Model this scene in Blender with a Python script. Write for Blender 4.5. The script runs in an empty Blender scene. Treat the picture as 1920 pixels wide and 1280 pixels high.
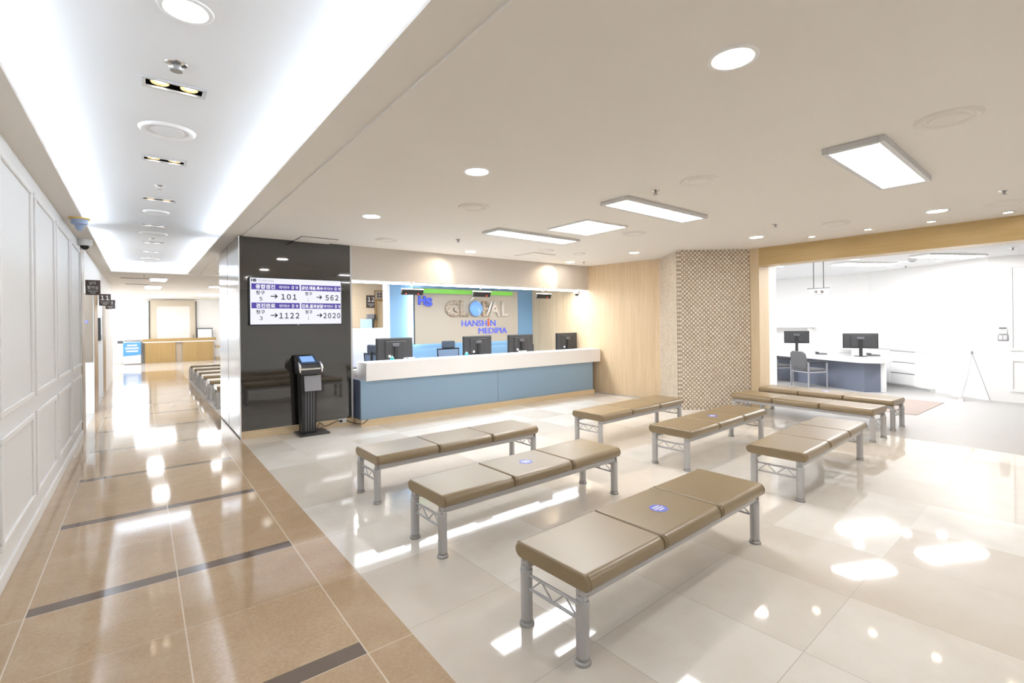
import bpy, bmesh, math, random
from math import sin, cos, pi, radians as R
from mathutils import Vector, Matrix
random.seed(7)
S = bpy.context.scene
C = S.collection

# ------------------------------------------------------------------ camera
cam_d = bpy.data.cameras.new('camera')
cam_d.sensor_fit = 'HORIZONTAL'; cam_d.sensor_width = 36.0
cam_d.lens = 905.72 / 1920 * 36.0
cam_d.shift_y = -36.28 / 1920
cam_d.clip_start = 0.05; cam_d.clip_end = 200
cam = bpy.data.objects.new('camera', cam_d); C.objects.link(cam)
YAW, ROLL = R(37.5506), R(0.67567)
Fv = Vector((sin(YAW), cos(YAW), 0)); Rv = Vector((cos(YAW), -sin(YAW), 0)); Uv = Vector((0, 0, 1))
r_ = Rv * cos(ROLL) - Uv * sin(ROLL); u_ = Uv * cos(ROLL) + Rv * sin(ROLL)
M4 = Matrix((r_, u_, -Fv)).transposed().to_4x4(); M4.translation = Vector((0, 0, 1.45))
cam.matrix_world = M4
S.camera = cam

# ------------------------------------------------------------------ world, exposure
W = bpy.data.worlds.new('daylight'); S.world = W; W.use_nodes = True
bg = W.node_tree.nodes['Background']; bg.inputs[0].default_value = (0.82, 0.91, 1.0, 1); bg.inputs[1].default_value = 7.0
S.view_settings.view_transform = 'Standard'; S.view_settings.look = 'None'
S.view_settings.gamma = 1.0; S.view_settings.use_curve_mapping = False
S.view_settings.exposure = 0.75
S.cycles.max_bounces = 10; S.cycles.diffuse_bounces = 6; S.cycles.glossy_bounces = 5
S.cycles.sample_clamp_indirect = 6.0
S.cycles.use_denoising = True

# lamp strengths (the room's own lamps)
L_PANEL = 11.0; L_DOWN = 38.0; L_COVE = 24.0; L_TWIN = 16.0; L_OFFICE = 27.0; L_FAR = 10.5; L_BULK = 17.0; L_HALO = 12.0
W_SPOT = 16.0
WARM = (1.0, 0.83, 0.62); NEUT = (0.97, 0.985, 1.0); COOL = (0.76, 0.87, 1.0); SOFTW = (1.0, 0.95, 0.88)

# ------------------------------------------------------------------ materials
def newmat(name):
    m = bpy.data.materials.new(name); m.use_nodes = True
    return m, m.node_tree, m.node_tree.nodes['Principled BSDF']

def mat(name, col, rough=0.5, metal=0.0, spec=0.5, coat=0.0, noise=0.0, nscale=20.0, bump=0.0):
    m, t, b = newmat(name)
    b.inputs['Base Color'].default_value = (*col, 1); b.inputs['Roughness'].default_value = rough
    b.inputs['Metallic'].default_value = metal; b.inputs['Specular IOR Level'].default_value = spec
    b.inputs['Coat Weight'].default_value = coat; b.inputs['Coat Roughness'].default_value = 0.05
    if noise or bump:
        tc = t.nodes.new('ShaderNodeTexCoord'); n = t.nodes.new('ShaderNodeTexNoise')
        n.inputs['Scale'].default_value = nscale; n.inputs['Detail'].default_value = 4
        t.links.new(tc.outputs['Object'], n.inputs['Vector'])
        if noise:
            mx = t.nodes.new('ShaderNodeMix'); mx.data_type = 'RGBA'
            mx.inputs[6].default_value = (*[c * (1 - noise) for c in col], 1)
            mx.inputs[7].default_value = (*[min(1, c * (1 + noise)) for c in col], 1)
            t.links.new(n.outputs['Fac'], mx.inputs[0]); t.links.new(mx.outputs[2], b.inputs['Base Color'])
        if bump:
            bp = t.nodes.new('ShaderNodeBump'); bp.inputs['Strength'].default_value = bump; bp.inputs['Distance'].default_value = 0.002
            t.links.new(n.outputs['Fac'], bp.inputs['Height']); t.links.new(bp.outputs[0], b.inputs['Normal'])
    return m

def emis(name, col, st, base=(0.8, 0.8, 0.8)):
    m, t, b = newmat(name)
    b.inputs['Base Color'].default_value = (*base, 1); b.inputs['Roughness'].default_value = 0.5
    b.inputs['Emission Color'].default_value = (*col, 1); b.inputs['Emission Strength'].default_value = st
    return m

class NT:
    """tiny helper for math node graphs"""
    def __init__(s, t): s.t = t
    def n(s, ty): return s.t.nodes.new(ty)
    def put(s, sock, v):
        if isinstance(v, bpy.types.NodeSocket): s.t.links.new(v, sock)
        else: sock.default_value = v
    def m(s, op, a, b=0.0, c=None):
        k = s.n('ShaderNodeMath'); k.operation = op
        s.put(k.inputs[0], a); s.put(k.inputs[1], b)
        if c is not None: s.put(k.inputs[2], c)
        return k.outputs[0]
    def mix(s, f, a, b):
        k = s.n('ShaderNodeMix'); k.data_type = 'RGBA'
        s.put(k.inputs[0], f)
        for i, v in ((6, a), (7, b)):
            s.put(k.inputs[i], (*v, 1) if isinstance(v, tuple) else v)
        return k.outputs[2]
    def xyz(s, kind='pos'):
        if kind == 'pos': v = s.n('ShaderNodeNewGeometry').outputs['Position']
        else: v = s.n('ShaderNodeTexCoord').outputs['Object']
        k = s.n('ShaderNodeSeparateXYZ'); s.t.links.new(v, k.inputs[0])
        return v, k.outputs[0], k.outputs[1], k.outputs[2]
    def comb(s, x, y, z):
        k = s.n('ShaderNodeCombineXYZ')
        for i, v in enumerate((x, y, z)): s.put(k.inputs[i], v)
        return k.outputs[0]
    def noise(s, vec, scale, detail=3, rough=0.5):
        k = s.n('ShaderNodeTexNoise'); s.t.links.new(vec, k.inputs['Vector'])
        k.inputs['Scale'].default_value = scale; k.inputs['Detail'].default_value = detail; k.inputs['Roughness'].default_value = rough
        return k.outputs['Fac']
    def white(s, vec):
        k = s.n('ShaderNodeTexWhiteNoise'); k.noise_dimensions = '3D'; s.t.links.new(vec, k.inputs['Vector'])
        return k.outputs['Value']
    def line(s, v, period, off, w):
        """1 where v is within w/2 of off + k*period"""
        f = s.m('FRACT', s.m('DIVIDE', s.m('SUBTRACT', v, off - period / 2), period))
        d = s.m('MULTIPLY', s.m('ABSOLUTE', s.m('SUBTRACT', f, 0.5)), period)
        return s.m('LESS_THAN', d, w / 2)
    def near(s, v, at, w):
        return s.m('LESS_THAN', s.m('ABSOLUTE', s.m('SUBTRACT', v, at)), w / 2)
    def ramp(s, f, lo, hi):
        k = s.n('ShaderNodeMapRange'); s.put(k.inputs[0], f); k.inputs[1].default_value = lo; k.inputs[2].default_value = hi
        return k.outputs[0]

def m_cream():
    m, t, b = newmat('cream_polished_tile'); g = NT(t)
    v, x, y, z = g.xyz(); a = R(2.4)
    u = g.m('ADD', g.m('MULTIPLY', x, cos(a)), g.m('MULTIPLY', y, sin(a)))
    w = g.m('SUBTRACT', g.m('MULTIPLY', y, cos(a)), g.m('MULTIPLY', x, sin(a)))
    P = 0.636; u0, w0 = 2.312, 0.808
    iu = g.m('FLOOR', g.m('DIVIDE', g.m('SUBTRACT', u, u0), P)); iw = g.m('FLOOR', g.m('DIVIDE', g.m('SUBTRACT', w, w0), P))
    rnd = g.white(g.comb(iu, iw, 3.0)); rnd2 = g.white(g.comb(iu, iw, 9.0))
    nv = g.comb(g.m('ADD', u, g.m('MULTIPLY', rnd, 17.0)), g.m('ADD', w, g.m('MULTIPLY', rnd2, 13.0)), 0.0)
    n1 = g.noise(nv, 2.2, 5, 0.6); n2 = g.noise(nv, 9.0, 3)
    c = g.mix(g.ramp(rnd, 0.45, 0.6), (0.665, 0.61, 0.54), (0.77, 0.735, 0.68))
    c = g.mix(g.m('MULTIPLY', g.ramp(n1, 0.40, 0.72), 0.45), c, (0.56, 0.485, 0.41))
    c = g.mix(g.m('MULTIPLY', n2, 0.18), c, (0.80, 0.76, 0.70))
    gl = g.m('MAXIMUM', g.line(u, P, u0, 0.0035), g.line(w, P, w0, 0.0035))
    c = g.mix(g.m('MULTIPLY', gl, 0.7), c, (0.30, 0.26, 0.22))
    t.links.new(c, b.inputs['Base Color'])
    g.put(b.inputs['Roughness'], g.m('ADD', 0.045, g.m('MULTIPLY', gl, 0.4)))
    b.inputs['Specular IOR Level'].default_value = 0.62
    return m

def m_brown():
    m, t, b = newmat('brown_granite_tile'); g = NT(t)
    v, x, y, z = g.xyz()
    PY = 1.316; Y0 = 3.449            # centre line of one dark strip
    inside = g.m('MULTIPLY', g.m('GREATER_THAN', x, -0.474), g.m('LESS_THAN', x, 0.78))
    strip = g.m('MULTIPLY', g.line(y, PY, Y0, 0.098), inside)
    cell = g.white(g.comb(g.m('FLOOR', g.m('DIVIDE', g.m('ADD', x, 0.474), 0.627)), g.m('FLOOR', g.m('DIVIDE', g.m('SUBTRACT', y, Y0), PY / 2)), 1.0))
    n1 = g.noise(v, 55.0, 5, 0.7); n2 = g.noise(v, 6.0, 5, 0.65); n3 = g.noise(v, 170.0, 2)
    c = g.mix(g.ramp(n1, 0.35, 0.7), (0.415, 0.285, 0.172), (0.525, 0.385, 0.25))
    c = g.mix(g.m('MULTIPLY', g.ramp(n2, 0.42, 0.7), 0.45), c, (0.56, 0.435, 0.305))
    c = g.mix(g.m('MULTIPLY', cell, 0.25), c, (0.365, 0.26, 0.16))
    c = g.mix(g.m('MULTIPLY', g.ramp(n3, 0.66, 0.75), 0.35), c, (0.66, 0.52, 0.38))
    c = g.mix(strip, c, (0.155, 0.12, 0.098))
    gx = g.m('MAXIMUM', g.m('MAXIMUM', g.near(x, -0.474, 0.006), g.near(x, 0.157, 0.006)), g.near(x, 0.78, 0.006))
    gy = g.m('MAXIMUM', g.line(y, PY, Y0 - 0.05, 0.0045), g.m('MULTIPLY', g.line(y, PY, Y0 + 0.05 + 0.61, 0.004), 0.6))
    gl = g.m('MAXIMUM', gx, gy)
    c = g.mix(g.m('MULTIPLY', gl, 0.85), c, (0.72, 0.62, 0.5))
    t.links.new(c, b.inputs['Base Color'])
    b.inputs['Roughness'].default_value = 0.075; b.inputs['Specular IOR Level'].default_value = 0.62
    return m

def m_wood(name, c1, c2, axis=2, rough=0.45, scale=1.0, planks=0.0):
    m, t, b = newmat(name); g = NT(t)
    v, x, y, z = g.xyz()
    k = [1.0, 1.0, 1.0]; k[axis] = 0.05
    vv = g.comb(g.m('MULTIPLY', x, k[0]), g.m('MULTIPLY', y, k[1]), g.m('MULTIPLY', z, k[2]))
    n1 = g.noise(vv, 38 * scale, 5, 0.6); n2 = g.noise(vv, 9 * scale, 3)
    c = g.mix(g.ramp(n1, 0.3, 0.7), c1, c2)
    c = g.mix(g.m('MULTIPLY', g.ramp(n2, 0.35, 0.7), 0.4), c, tuple(q * 0.86 for q in c1))
    t.links.new(c, b.inputs['Base Color']); b.inputs['Roughness'].default_value = rough
    return m

def m_granite():
    m, t, b = newmat('black_polished_granite'); g = NT(t)
    v, x, y, z = g.xyz()
    n = g.noise(v, 130.0, 3, 0.7)
    c = g.mix(g.ramp(n, 0.55, 0.75), (0.014, 0.0135, 0.013), (0.075, 0.072, 0.07))
    t.links.new(c, b.inputs['Base Color']); b.inputs['Roughness'].default_value = 0.045
    b.inputs['Specular IOR Level'].default_value = 1.0; b.inputs['Coat Weight'].default_value = 1.0; b.inputs['Coat IOR'].default_value = 1.5; b.inputs['Coat Roughness'].default_value = 0.02
    return m

def m_mosaic():
    m, t, b = newmat('wood_mosaic'); g = NT(t)
    v, x, y, z = g.xyz('obj')
    q = 0.0345
    ix = g.m('FLOOR', g.m('DIVIDE', x, q)); iz = g.m('FLOOR', g.m('DIVIDE', z, q))
    par = g.m('FLOORED_MODULO', g.m('ADD', ix, iz), 2.0)
    rnd = g.white(g.comb(ix, 0.0, iz))
    fx = g.m('ABSOLUTE', g.m('SUBTRACT', g.m('FRACT', g.m('DIVIDE', x, q)), 0.5)); fz = g.m('ABSOLUTE', g.m('SUBTRACT', g.m('FRACT', g.m('DIVIDE', z, q)), 0.5))
    edge = g.m('MAXIMUM', fx, fz)
    lite = g.mix(rnd, (0.80, 0.69, 0.55), (0.93, 0.87, 0.77))
    dark = g.mix(rnd, (0.38, 0.295, 0.225), (0.52, 0.42, 0.325))
    c = g.mix(par, dark, lite)
    c = g.mix(g.m('GREATER_THAN', edge, 0.46), c, (0.25, 0.19, 0.14))
    t.links.new(c, b.inputs['Base Color']); b.inputs['Roughness'].default_value = 0.4
    h = g.m('MULTIPLY', par, g.ramp(edge, 0.5, 0.34))
    bp = g.n('ShaderNodeBump'); bp.inputs['Strength'].default_value = 0.6; bp.inputs['Distance'].default_value = 0.008
    t.links.new(h, bp.inputs['Height']); t.links.new(bp.outputs[0], b.inputs['Normal'])
    return m

def m_tilewall():
    m, t, b = newmat('beige_wall_tile'); g = NT(t)
    v, x, y, z = g.xyz()
    gl = g.m('MAXIMUM', g.line(x, 0.9, 3.2, 0.006), g.line(z, 0.3, 0.0, 0.006))
    n = g.noise(v, 3.0, 3)
    c = g.mix(n, (0.72, 0.58, 0.42), (0.78, 0.65, 0.49)); c = g.mix(g.m('MULTIPLY', gl, 0.4), c, (0.5, 0.4, 0.3))
    t.links.new(c, b.inputs['Base Color']); b.inputs['Roughness'].default_value = 0.3
    return m

def m_glow_sphere():
    m, t, b = newmat('globe_blue'); g = NT(t)
    v, x, y, z = g.xyz('obj')
    n = g.noise(v, 11.0, 3, 0.5)
    c = g.mix(g.ramp(n, 0.60, 0.64), (0.20, 0.42, 0.95), (0.85, 0.92, 0.99))
    t.links.new(c, b.inputs['Base Color']); b.inputs['Roughness'].default_value = 0.12
    return m

def m_stone(name, c1, c2, sc):
    m, t, b = newmat(name); g = NT(t)
    v, x, y, z = g.xyz('obj')
    n = g.noise(v, sc, 2, 0.5)
    t.links.new(g.mix(g.ramp(n, 0.42, 0.58), c1, c2), b.inputs['Base Color']); b.inputs['Roughness'].default_value = 0.45
    return m

MT = dict(
    cream=m_cream(), brown=m_brown(), granite=m_granite(), mosaic=m_mosaic(), tilewall=m_tilewall(), globe=m_glow_sphere(),
    office_floor=mat('pale_vinyl_floor', (0.385, 0.372, 0.36), 0.32, noise=0.04, nscale=3),
    far_floor=mat('far_floor', (0.50, 0.46, 0.42), 0.12, noise=0.05, nscale=3),
    ceil=mat('ceiling_paint', (0.80, 0.765, 0.715), 0.9),
    ceil_white=mat('ceiling_white_paint', (0.82, 0.83, 0.845), 0.9),
    wall_white=mat('white_wall_paint', (0.86, 0.865, 0.865), 0.5),
    office_white=mat('office_wall_paint', (0.90, 0.895, 0.885), 0.7),
    mould=mat('white_moulding_paint', (0.89, 0.89, 0.885), 0.4),
    woodw=m_wood('pale_wood_wall', (0.60, 0.44, 0.265), (0.70, 0.55, 0.375), 2),
    woodb=m_wood('honey_wood_beam', (0.52, 0.365, 0.155), (0.60, 0.44, 0.21), 1, 0.35),
    woodc=m_wood('honey_wood_column', (0.64, 0.49, 0.30), (0.73, 0.59, 0.40), 2, 0.4),
    woodk=m_wood('wood_kick', (0.66, 0.50, 0.30), (0.74, 0.59, 0.39), 0, 0.3),
    woodj=m_wood('brown_wood_jamb', (0.34, 0.21, 0.09), (0.41, 0.265, 0.125), 2, 0.4),
    woodd=m_wood('desk_oak', (0.37, 0.24, 0.09), (0.42, 0.28, 0.115), 2, 0.4),
    board_taupe=mat('dark_taupe_board', (0.24, 0.19, 0.145), 0.5), jamb_grey=mat('taupe_jamb', (0.42, 0.34, 0.26), 0.4),
    bulk=mat('bulkhead_paint', (0.60, 0.55, 0.50), 0.5),
    blue=mat('blue_laminate', (0.255, 0.37, 0.49), 0.35),
    bluewall=mat('blue_wall_panel', (0.20, 0.36, 0.54), 0.4),
    navy=mat('dark_navy_laminate', (0.05, 0.075, 0.14), 0.35),
    slate=mat('slate_blue_laminate', (0.155, 0.175, 0.235), 0.4),
    corian=mat('white_solid_surface', (0.88, 0.86, 0.85), 0.25),
    taupe=mat('taupe_board', (0.47, 0.41, 0.33), 0.45),
    green=mat('green_band', (0.26, 0.72, 0.10), 0.4),
    steel=mat('brushed_steel', (0.33, 0.33, 0.335), 0.15, 1.0),
    chrome=mat('chrome', (0.8, 0.8, 0.8), 0.08, 1.0),
    alu=mat('silver_paint', (0.50, 0.495, 0.50), 0.38, 0.35),
    alud=mat('dark_silver_foot', (0.36, 0.35, 0.34), 0.3, 0.6),
    vinyl=mat('tan_vinyl', (0.235, 0.165, 0.080), 0.32, spec=1.0, bump=0.05, nscale=220),
    seam=mat('dark_tan_seam', (0.17, 0.11, 0.05), 0.5),
    lampbox=mat('matt_black', (0.006, 0.006, 0.006), 0.9, spec=0.1), black=mat('black_plastic', (0.018, 0.018, 0.02), 0.4),
    charcoal=mat('charcoal_plastic', (0.04, 0.04, 0.043), 0.45),
    dgrey=mat('dark_grey_plastic', (0.12, 0.12, 0.13), 0.5),
    grey=mat('grey_plastic', (0.30, 0.30, 0.33), 0.45),
    lgrey=mat('light_grey_plastic', (0.62, 0.62, 0.62), 0.45),
    white=mat('white_plastic', (0.86, 0.86, 0.86), 0.35),
    lilac=mat('white_partition_board', (0.58, 0.60, 0.74), 0.4),
    sign=mat('dark_brown_sign', (0.085, 0.062, 0.055), 0.45),
    signblue=mat('blue_sign_text', (0.10, 0.15, 0.85), 0.35),
    signred=mat('red_sign_text', (0.85, 0.12, 0.05), 0.35),
    stick=mat('blue_sticker', (0.12, 0.16, 0.62), 0.4),
    gold=mat('gold_reflector', (0.80, 0.60, 0.30), 0.25, 0.8),
    fabric=mat('grey_fabric', (0.135, 0.135, 0.14), 0.9, noise=0.1, nscale=90),
    meshf=mat('black_mesh_fabric', (0.05, 0.065, 0.09), 0.9),
    cyan=mat('turquoise_plastic', (0.05, 0.40, 0.42), 0.4),
    skyb=mat('sky_blue_card', (0.085, 0.29, 0.60), 0.5),
    dome=mat('smoked_dome', (0.02, 0.02, 0.02), 0.1),
    yellow=mat('yellow_ring', (0.75, 0.52, 0.12), 0.4),
    bluegrey=mat('blue_grey_plastic', (0.30, 0.38, 0.55), 0.3),
    mat_=mat('dusty_pink_mat', (0.33, 0.265, 0.235), 0.8, noise=0.06, nscale=60),
    shadow=mat('dark_gap', (0.10, 0.09, 0.08), 0.7),
    cable=mat('dark_cable', (0.05, 0.035, 0.03), 0.5),
    blind=mat('cream_blind', (0.85, 0.81, 0.77), 0.8),
    blindf=mat('beige_blind_frame', (0.62, 0.55, 0.44), 0.6),
    ink=mat('dark_purple_ink', (0.012, 0.006, 0.04), 0.5),
    stoneg=m_stone('brown_pebble', (0.30, 0.22, 0.15), (0.62, 0.52, 0.42), 60),
    stonel=m_stone('striped_brown', (0.33, 0.25, 0.17), (0.55, 0.46, 0.36), 45),
    stoneb=m_stone('spotted_cream', (0.45, 0.30, 0.18), (0.66, 0.55, 0.42), 25),
    pearl=mat('pearl_letters', (0.66, 0.58, 0.49), 0.3),
    e_panel=emis('panel_light', NEUT, L_PANEL), e_down=emis('downlight_lens', SOFTW, L_DOWN), e_downw=emis('downlight_white_lens', COOL, L_DOWN * 0.7),
    e_cove=emis('cove_strip', COOL, L_COVE), e_twin=emis('spot_bulb', SOFTW, L_TWIN), e_passage=emis('passage_fill', SOFTW, 16.0), e_small=emis('small_spot_bulb', WARM, 30.0),
    e_office=emis('office_light', NEUT, L_OFFICE), e_far=emis('far_light', NEUT, L_FAR), e_bulk=emis('bulkhead_strip', (0.90, 0.95, 1.0), L_BULK),
    e_halo=emis('halo_strip', (0.85, 0.93, 1.0), L_HALO),
    e_halo_dim=emis('halo_strip_dim', (0.85, 0.93, 1.0), 3.0), e_screen=emis('screen_white', (0.88, 0.89, 1.0), 0.60, (0.02, 0.02, 0.02)), e_text=emis('screen_text_white', (1, 1, 1), 0.6, (0.02, 0.02, 0.02)), e_bar=emis('screen_purple', (0.085, 0.055, 0.42), 0.5, (0.02, 0.02, 0.02)),
    e_kscreen=emis('kiosk_screen', (0.20, 0.36, 0.70), 0.8, (0.02, 0.02, 0.02)), e_red=emis('red_led', (1.0, 0.08, 0.03), 1.6, (0.1, 0, 0)),
)

# ------------------------------------------------------------------ mesh builder
class MB:
    def __init__(s): s.b = bmesh.new()
    def box(s, x0, x1, y0, y1, z0, z1, rot=None):
        v = [s.b.verts.new((x, y, z)) for x in (x0, x1) for y in (y0, y1) for z in (z0, z1)]
        for f in ((0, 1, 3, 2), (4, 6, 7, 5), (0, 4, 5, 1), (2, 3, 7, 6), (0, 2, 6, 4), (1, 5, 7, 3)):
            s.b.faces.new([v[i] for i in f])
        if rot is not None:
            for q in v: q.co = rot @ q.co
        return s
    def prism(s, pts, z0, z1):
        lo = [s.b.verts.new((x, y, z0)) for x, y in pts]; hi = [s.b.verts.new((x, y, z1)) for x, y in pts]
        n = len(pts)
        s.b.faces.new(lo[::-1]); s.b.faces.new(hi)
        for i in range(n): s.b.faces.new((lo[i], lo[(i + 1) % n], hi[(i + 1) % n], hi[i]))
        return s
    def extr(s, prof, fn):
        """prof: list of rings (each a list of Vector-able); skin them, cap the ends"""
        rings = [[s.b.verts.new(fn(p)) for p in r] for r in prof]
        n = len(rings[0])
        for a, c in zip(rings, rings[1:]):
            for i in range(n): s.b.faces.new((a[i], a[(i + 1) % n], c[(i + 1) % n], c[i]))
        s.b.faces.new(rings[0][::-1]); s.b.faces.new(rings[-1])
        return s
    def tube(s, pts, r, seg=8, closed=False):
        pts = [Vector(p) for p in pts]; rings = []
        rr = r if isinstance(r, (list, tuple)) else [r] * len(pts)
        up = None
        for i, p in enumerate(pts):
            a = pts[i - 1] if (i > 0 or closed) else p
            c = pts[(i + 1) % len(pts)] if (i < len(pts) - 1 or closed) else p
            d = (c - a).normalized()
            if up is None: up = Vector((0, 0, 1)) if abs(d.z) < 0.9 else Vector((1, 0, 0))
            x = d.cross(up)
            if x.length < 1e-4: x = d.cross(Vector((0, 1, 0)))
            x.normalize(); y = x.cross(d).normalized(); up = y
            rings.append([s.b.verts.new(p + (x * cos(2 * pi * k / seg) + y * sin(2 * pi * k / seg)) * rr[i]) for k in range(seg)])
        m = len(rings)
        for i in range(m if closed else m - 1):
            a, c = rings[i], rings[(i + 1) % m]
            for k in range(seg): s.b.faces.new((a[k], a[(k + 1) % seg], c[(k + 1) % seg], c[k]))
        if not closed:
            s.b.faces.new(rings[0][::-1]); s.b.faces.new(rings[-1])
        return s
    def lathe(s, prof, cx=0, cy=0, cz=0, seg=32, M=None):
        """prof: (radius, z) list; radius 0 allowed at the ends"""
        rings = []
        for r, z in prof:
            if r < 1e-6: rings.append([s.b.verts.new((cx, cy, cz + z))])
            else: rings.append([s.b.verts.new((cx + r * cos(2 * pi * k / seg), cy + r * sin(2 * pi * k / seg), cz + z)) for k in range(seg)])
        for a, c in zip(rings, rings[1:]):
            for k in range(seg):
                k2 = (k + 1) % seg
                if len(a) == 1 and len(c) == 1: continue
                if len(a) == 1: s.b.faces.new((a[0], c[k2], c[k]))
                elif len(c) == 1: s.b.faces.new((a[k], a[k2], c[0]))
                else: s.b.faces.new((a[k], a[k2], c[k2], c[k]))
        if M is not None:
            for r in rings:
                for q in r: q.co = M @ q.co
        return s
    def cyl(s, p0, p1, r, seg=16): return s.tube([p0, p1], r, seg)
    def build(s, name, m, parent=None, loc=(0, 0, 0), rotz=0.0, smooth=False, bevel=0.0, seg=2):
        bmesh.ops.recalc_face_normals(s.b, faces=s.b.faces)
        me = bpy.data.meshes.new(name); s.b.to_mesh(me); s.b.free()
        me.materials.append(MT[m] if isinstance(m, str) else m)
        o = bpy.data.objects.new(name, me); C.objects.link(o)
        o.location = loc; o.rotation_euler = (0, 0, rotz)
        if parent is not None: o.parent = parent
        if smooth or bevel:
            for p in me.polygons: p.use_smooth = True
            me.set_sharp_from_angle(angle=R(38))
        if bevel:
            k = o.modifiers.new('bevel', 'BEVEL'); k.width = bevel; k.segments = seg; k.limit_method = 'ANGLE'; k.angle_limit = R(40)
            k.harden_normals = True
        return o

def box(name, m, x0, x1, y0, y1, z0, z1, parent=None, bevel=0.0, loc=(0, 0, 0), rotz=0.0):
    return MB().box(x0, x1, y0, y1, z0, z1).build(name, m, parent, loc, rotz, bevel=bevel)

def tag(o, label, cat, group=None):
    o['label'] = label; o['category'] = cat
    if group: o['group'] = group
    return o
def thing(name, label, cat, loc=(0, 0, 0), rotz=0.0, group=None):
    o = bpy.data.objects.new(name, None); C.objects.link(o); o.empty_display_size = 0.1
    o.location = loc; o.rotation_euler = (0, 0, rotz)
    return tag(o, label, cat, group)
def struct(o): o['kind'] = 'structure'; return o
def dup(root, loc, rotz, label, group=None):
    r = root.copy(); C.objects.link(r); r.location = loc; r.rotation_euler = (0, 0, rotz); r['label'] = label
    if group: r['group'] = group
    for ch in list(root.children):
        c = ch.copy(); C.objects.link(c); c.parent = r
        for q in list(ch.children):
            d = q.copy(); C.objects.link(d); d.parent = c
    return r

def fw(s): return ''.join(chr(ord(c) + 0xFEE0) if c.isdigit() else c for c in s)
def text(name, s, m, x0, x1, z0, z1, y=0.0, parent=None, depth=0.002, bold=0.0, sp=1.0):
    """lettering fitted to a rectangle on a vertical plane, facing -y (or +-x)"""
    c = bpy.data.curves.new(name, 'FONT'); c.body = s; c.size = 1.0; c.offset = bold; c.extrude = 0.0; c.space_character = sp
    c.resolution_u = 4; c.align_x = 'LEFT'
    o = bpy.data.objects.new(name, c); C.objects.link(o)
    dg = bpy.context.evaluated_depsgraph_get(); dg.update()
    me = bpy.data.meshes.new_from_object(o.evaluated_get(dg))
    bpy.data.objects.remove(o); bpy.data.curves.remove(c)
    xs = [v.co.x for v in me.vertices]; ys = [v.co.y for v in me.vertices]
    ax, bx, ay, by = min(xs), max(xs), min(ys), max(ys)
    b = bmesh.new(); b.from_mesh(me)
    bmesh.ops.remove_doubles(b, verts=b.verts, dist=1e-5)
    for v in b.verts:
        u = x0 + (v.co.x - ax) / max(1e-6, bx - ax) * (x1 - x0); w = z0 + (v.co.y - ay) / max(1e-6, by - ay) * (z1 - z0)
        v.co = (u, y, w)
    ex = bmesh.ops.extrude_face_region(b, geom=b.faces[:])
    for g in ex['geom']:
        if isinstance(g, bmesh.types.BMVert): g.co.y -= depth
    bmesh.ops.recalc_face_normals(b, faces=b.faces)
    b.to_mesh(me); b.free(); me.name = name
    me.materials.clear(); me.materials.append(MT[m] if isinstance(m, str) else m)
    o = bpy.data.objects.new(name, me); C.objects.link(o)
    if parent is not None: o.parent = parent
    return o

# ------------------------------------------------------------------ the setting
ZC = 2.584; ZU = 2.80; BK = -3.4
def S_(name, m, *a, **k): return struct(box(name, m, *a, **k))
S_('floor', 'brown', -0.628, 0.994, BK, 19.4, -0.05, 0.0)
S_('floor', 'cream', 0.994, 7.28, BK, 10.6, -0.05, 0.0)
S_('floor', 'far_floor', 0.994, 3.3, 10.6, 24.4, -0.05, 0.0)
S_('floor', 'far_floor', -3.2, 0.994, 19.4, 24.4, -0.05, 0.0)
S_('floor', 'far_floor', -3.2, -0.628, 8.6, 19.4, -0.05, 0.0)
S_('floor', 'office_floor', 7.28, 13.4, BK, 7.3, -0.05, 0.0)
# ceilings
S_('ceiling', 'ceil', 1.05, 8.2, BK, 10.6, ZC, ZC + 0.04)
S_('ceiling', 'ceil', 1.05, 3.4, 10.6, 12.75, ZC, ZC + 0.03)
S_('ceiling', 'ceil', -3.2, 3.4, 12.76, 24.5, ZC - 0.008, ZC + 0.03)
S_('ceiling', 'ceil', 0.83, 1.06, BK, 12.75, ZC + 0.014, ZC + 0.034)
S_('ceiling', 'ceil', -0.75, -0.466, BK, 12.75, ZC - 0.012, ZC + 0.012)
TW = (-1.6, 0.0, 1.75, 3.31, 4.82, 6.34, 8.0, 9.65, 10.83); TX = 0.165
mb = MB().box(-0.80, TX - 0.134, BK, 13.15, ZU, ZU + 0.03).box(TX + 0.134, 1.20, BK, 13.15, ZU, ZU + 0.03)
yy = BK
for y in TW + (13.2,):
    mb.box(TX - 0.134, TX + 0.134, yy, min(13.15, y - 0.05), ZU, ZU + 0.03); yy = y + 0.05
struct(mb.build('ceiling', 'ceil_white'))
S_('trim_1', 'ceil_white', 1.14, 1.17, BK, 13.15, ZC + 0.02, ZU)
S_('trim_2', 'ceil_white', -0.79, -0.76, BK, 13.15, ZC + 0.0, ZU)
S_('trim_3', 'ceil_white', -0.79, 1.17, 13.12, 13.15, ZC + 0.02, ZU)
S_('ceiling', 'ceil_white', 8.16, 13.4, BK, 7.3, 2.47, 2.50)
# walls
wl = S_('wall_left', 'wall_white', -0.728, -0.628, BK, 8.56, 0, ZC)
for k in range(-6, 4):
    y0 = 3.845 + 1.178 * k; y1 = y0 + 1.055
    for z0, z1 in ((0.945, 2.46), (0.205, 0.835)):
        w = 0.042
        mb = MB()
        for (a, c_, e, f) in ((y0, y1, z0, z0 + w), (y0, y1, z1 - w, z1), (y0, y0 + w, z0 + w, z1 - w), (y1 - w, y1, z0 + w, z1 - w)):
            mb.box(-0.630, -0.612, a, c_, e, f)
        mb.build('panel_moulding', 'mould', wl, bevel=0.007)
struct(MB().box(-0.63, -0.614, BK, 8.56, 0, 0.09).build('baseboard_left', 'mould', bevel=0.005))
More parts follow.
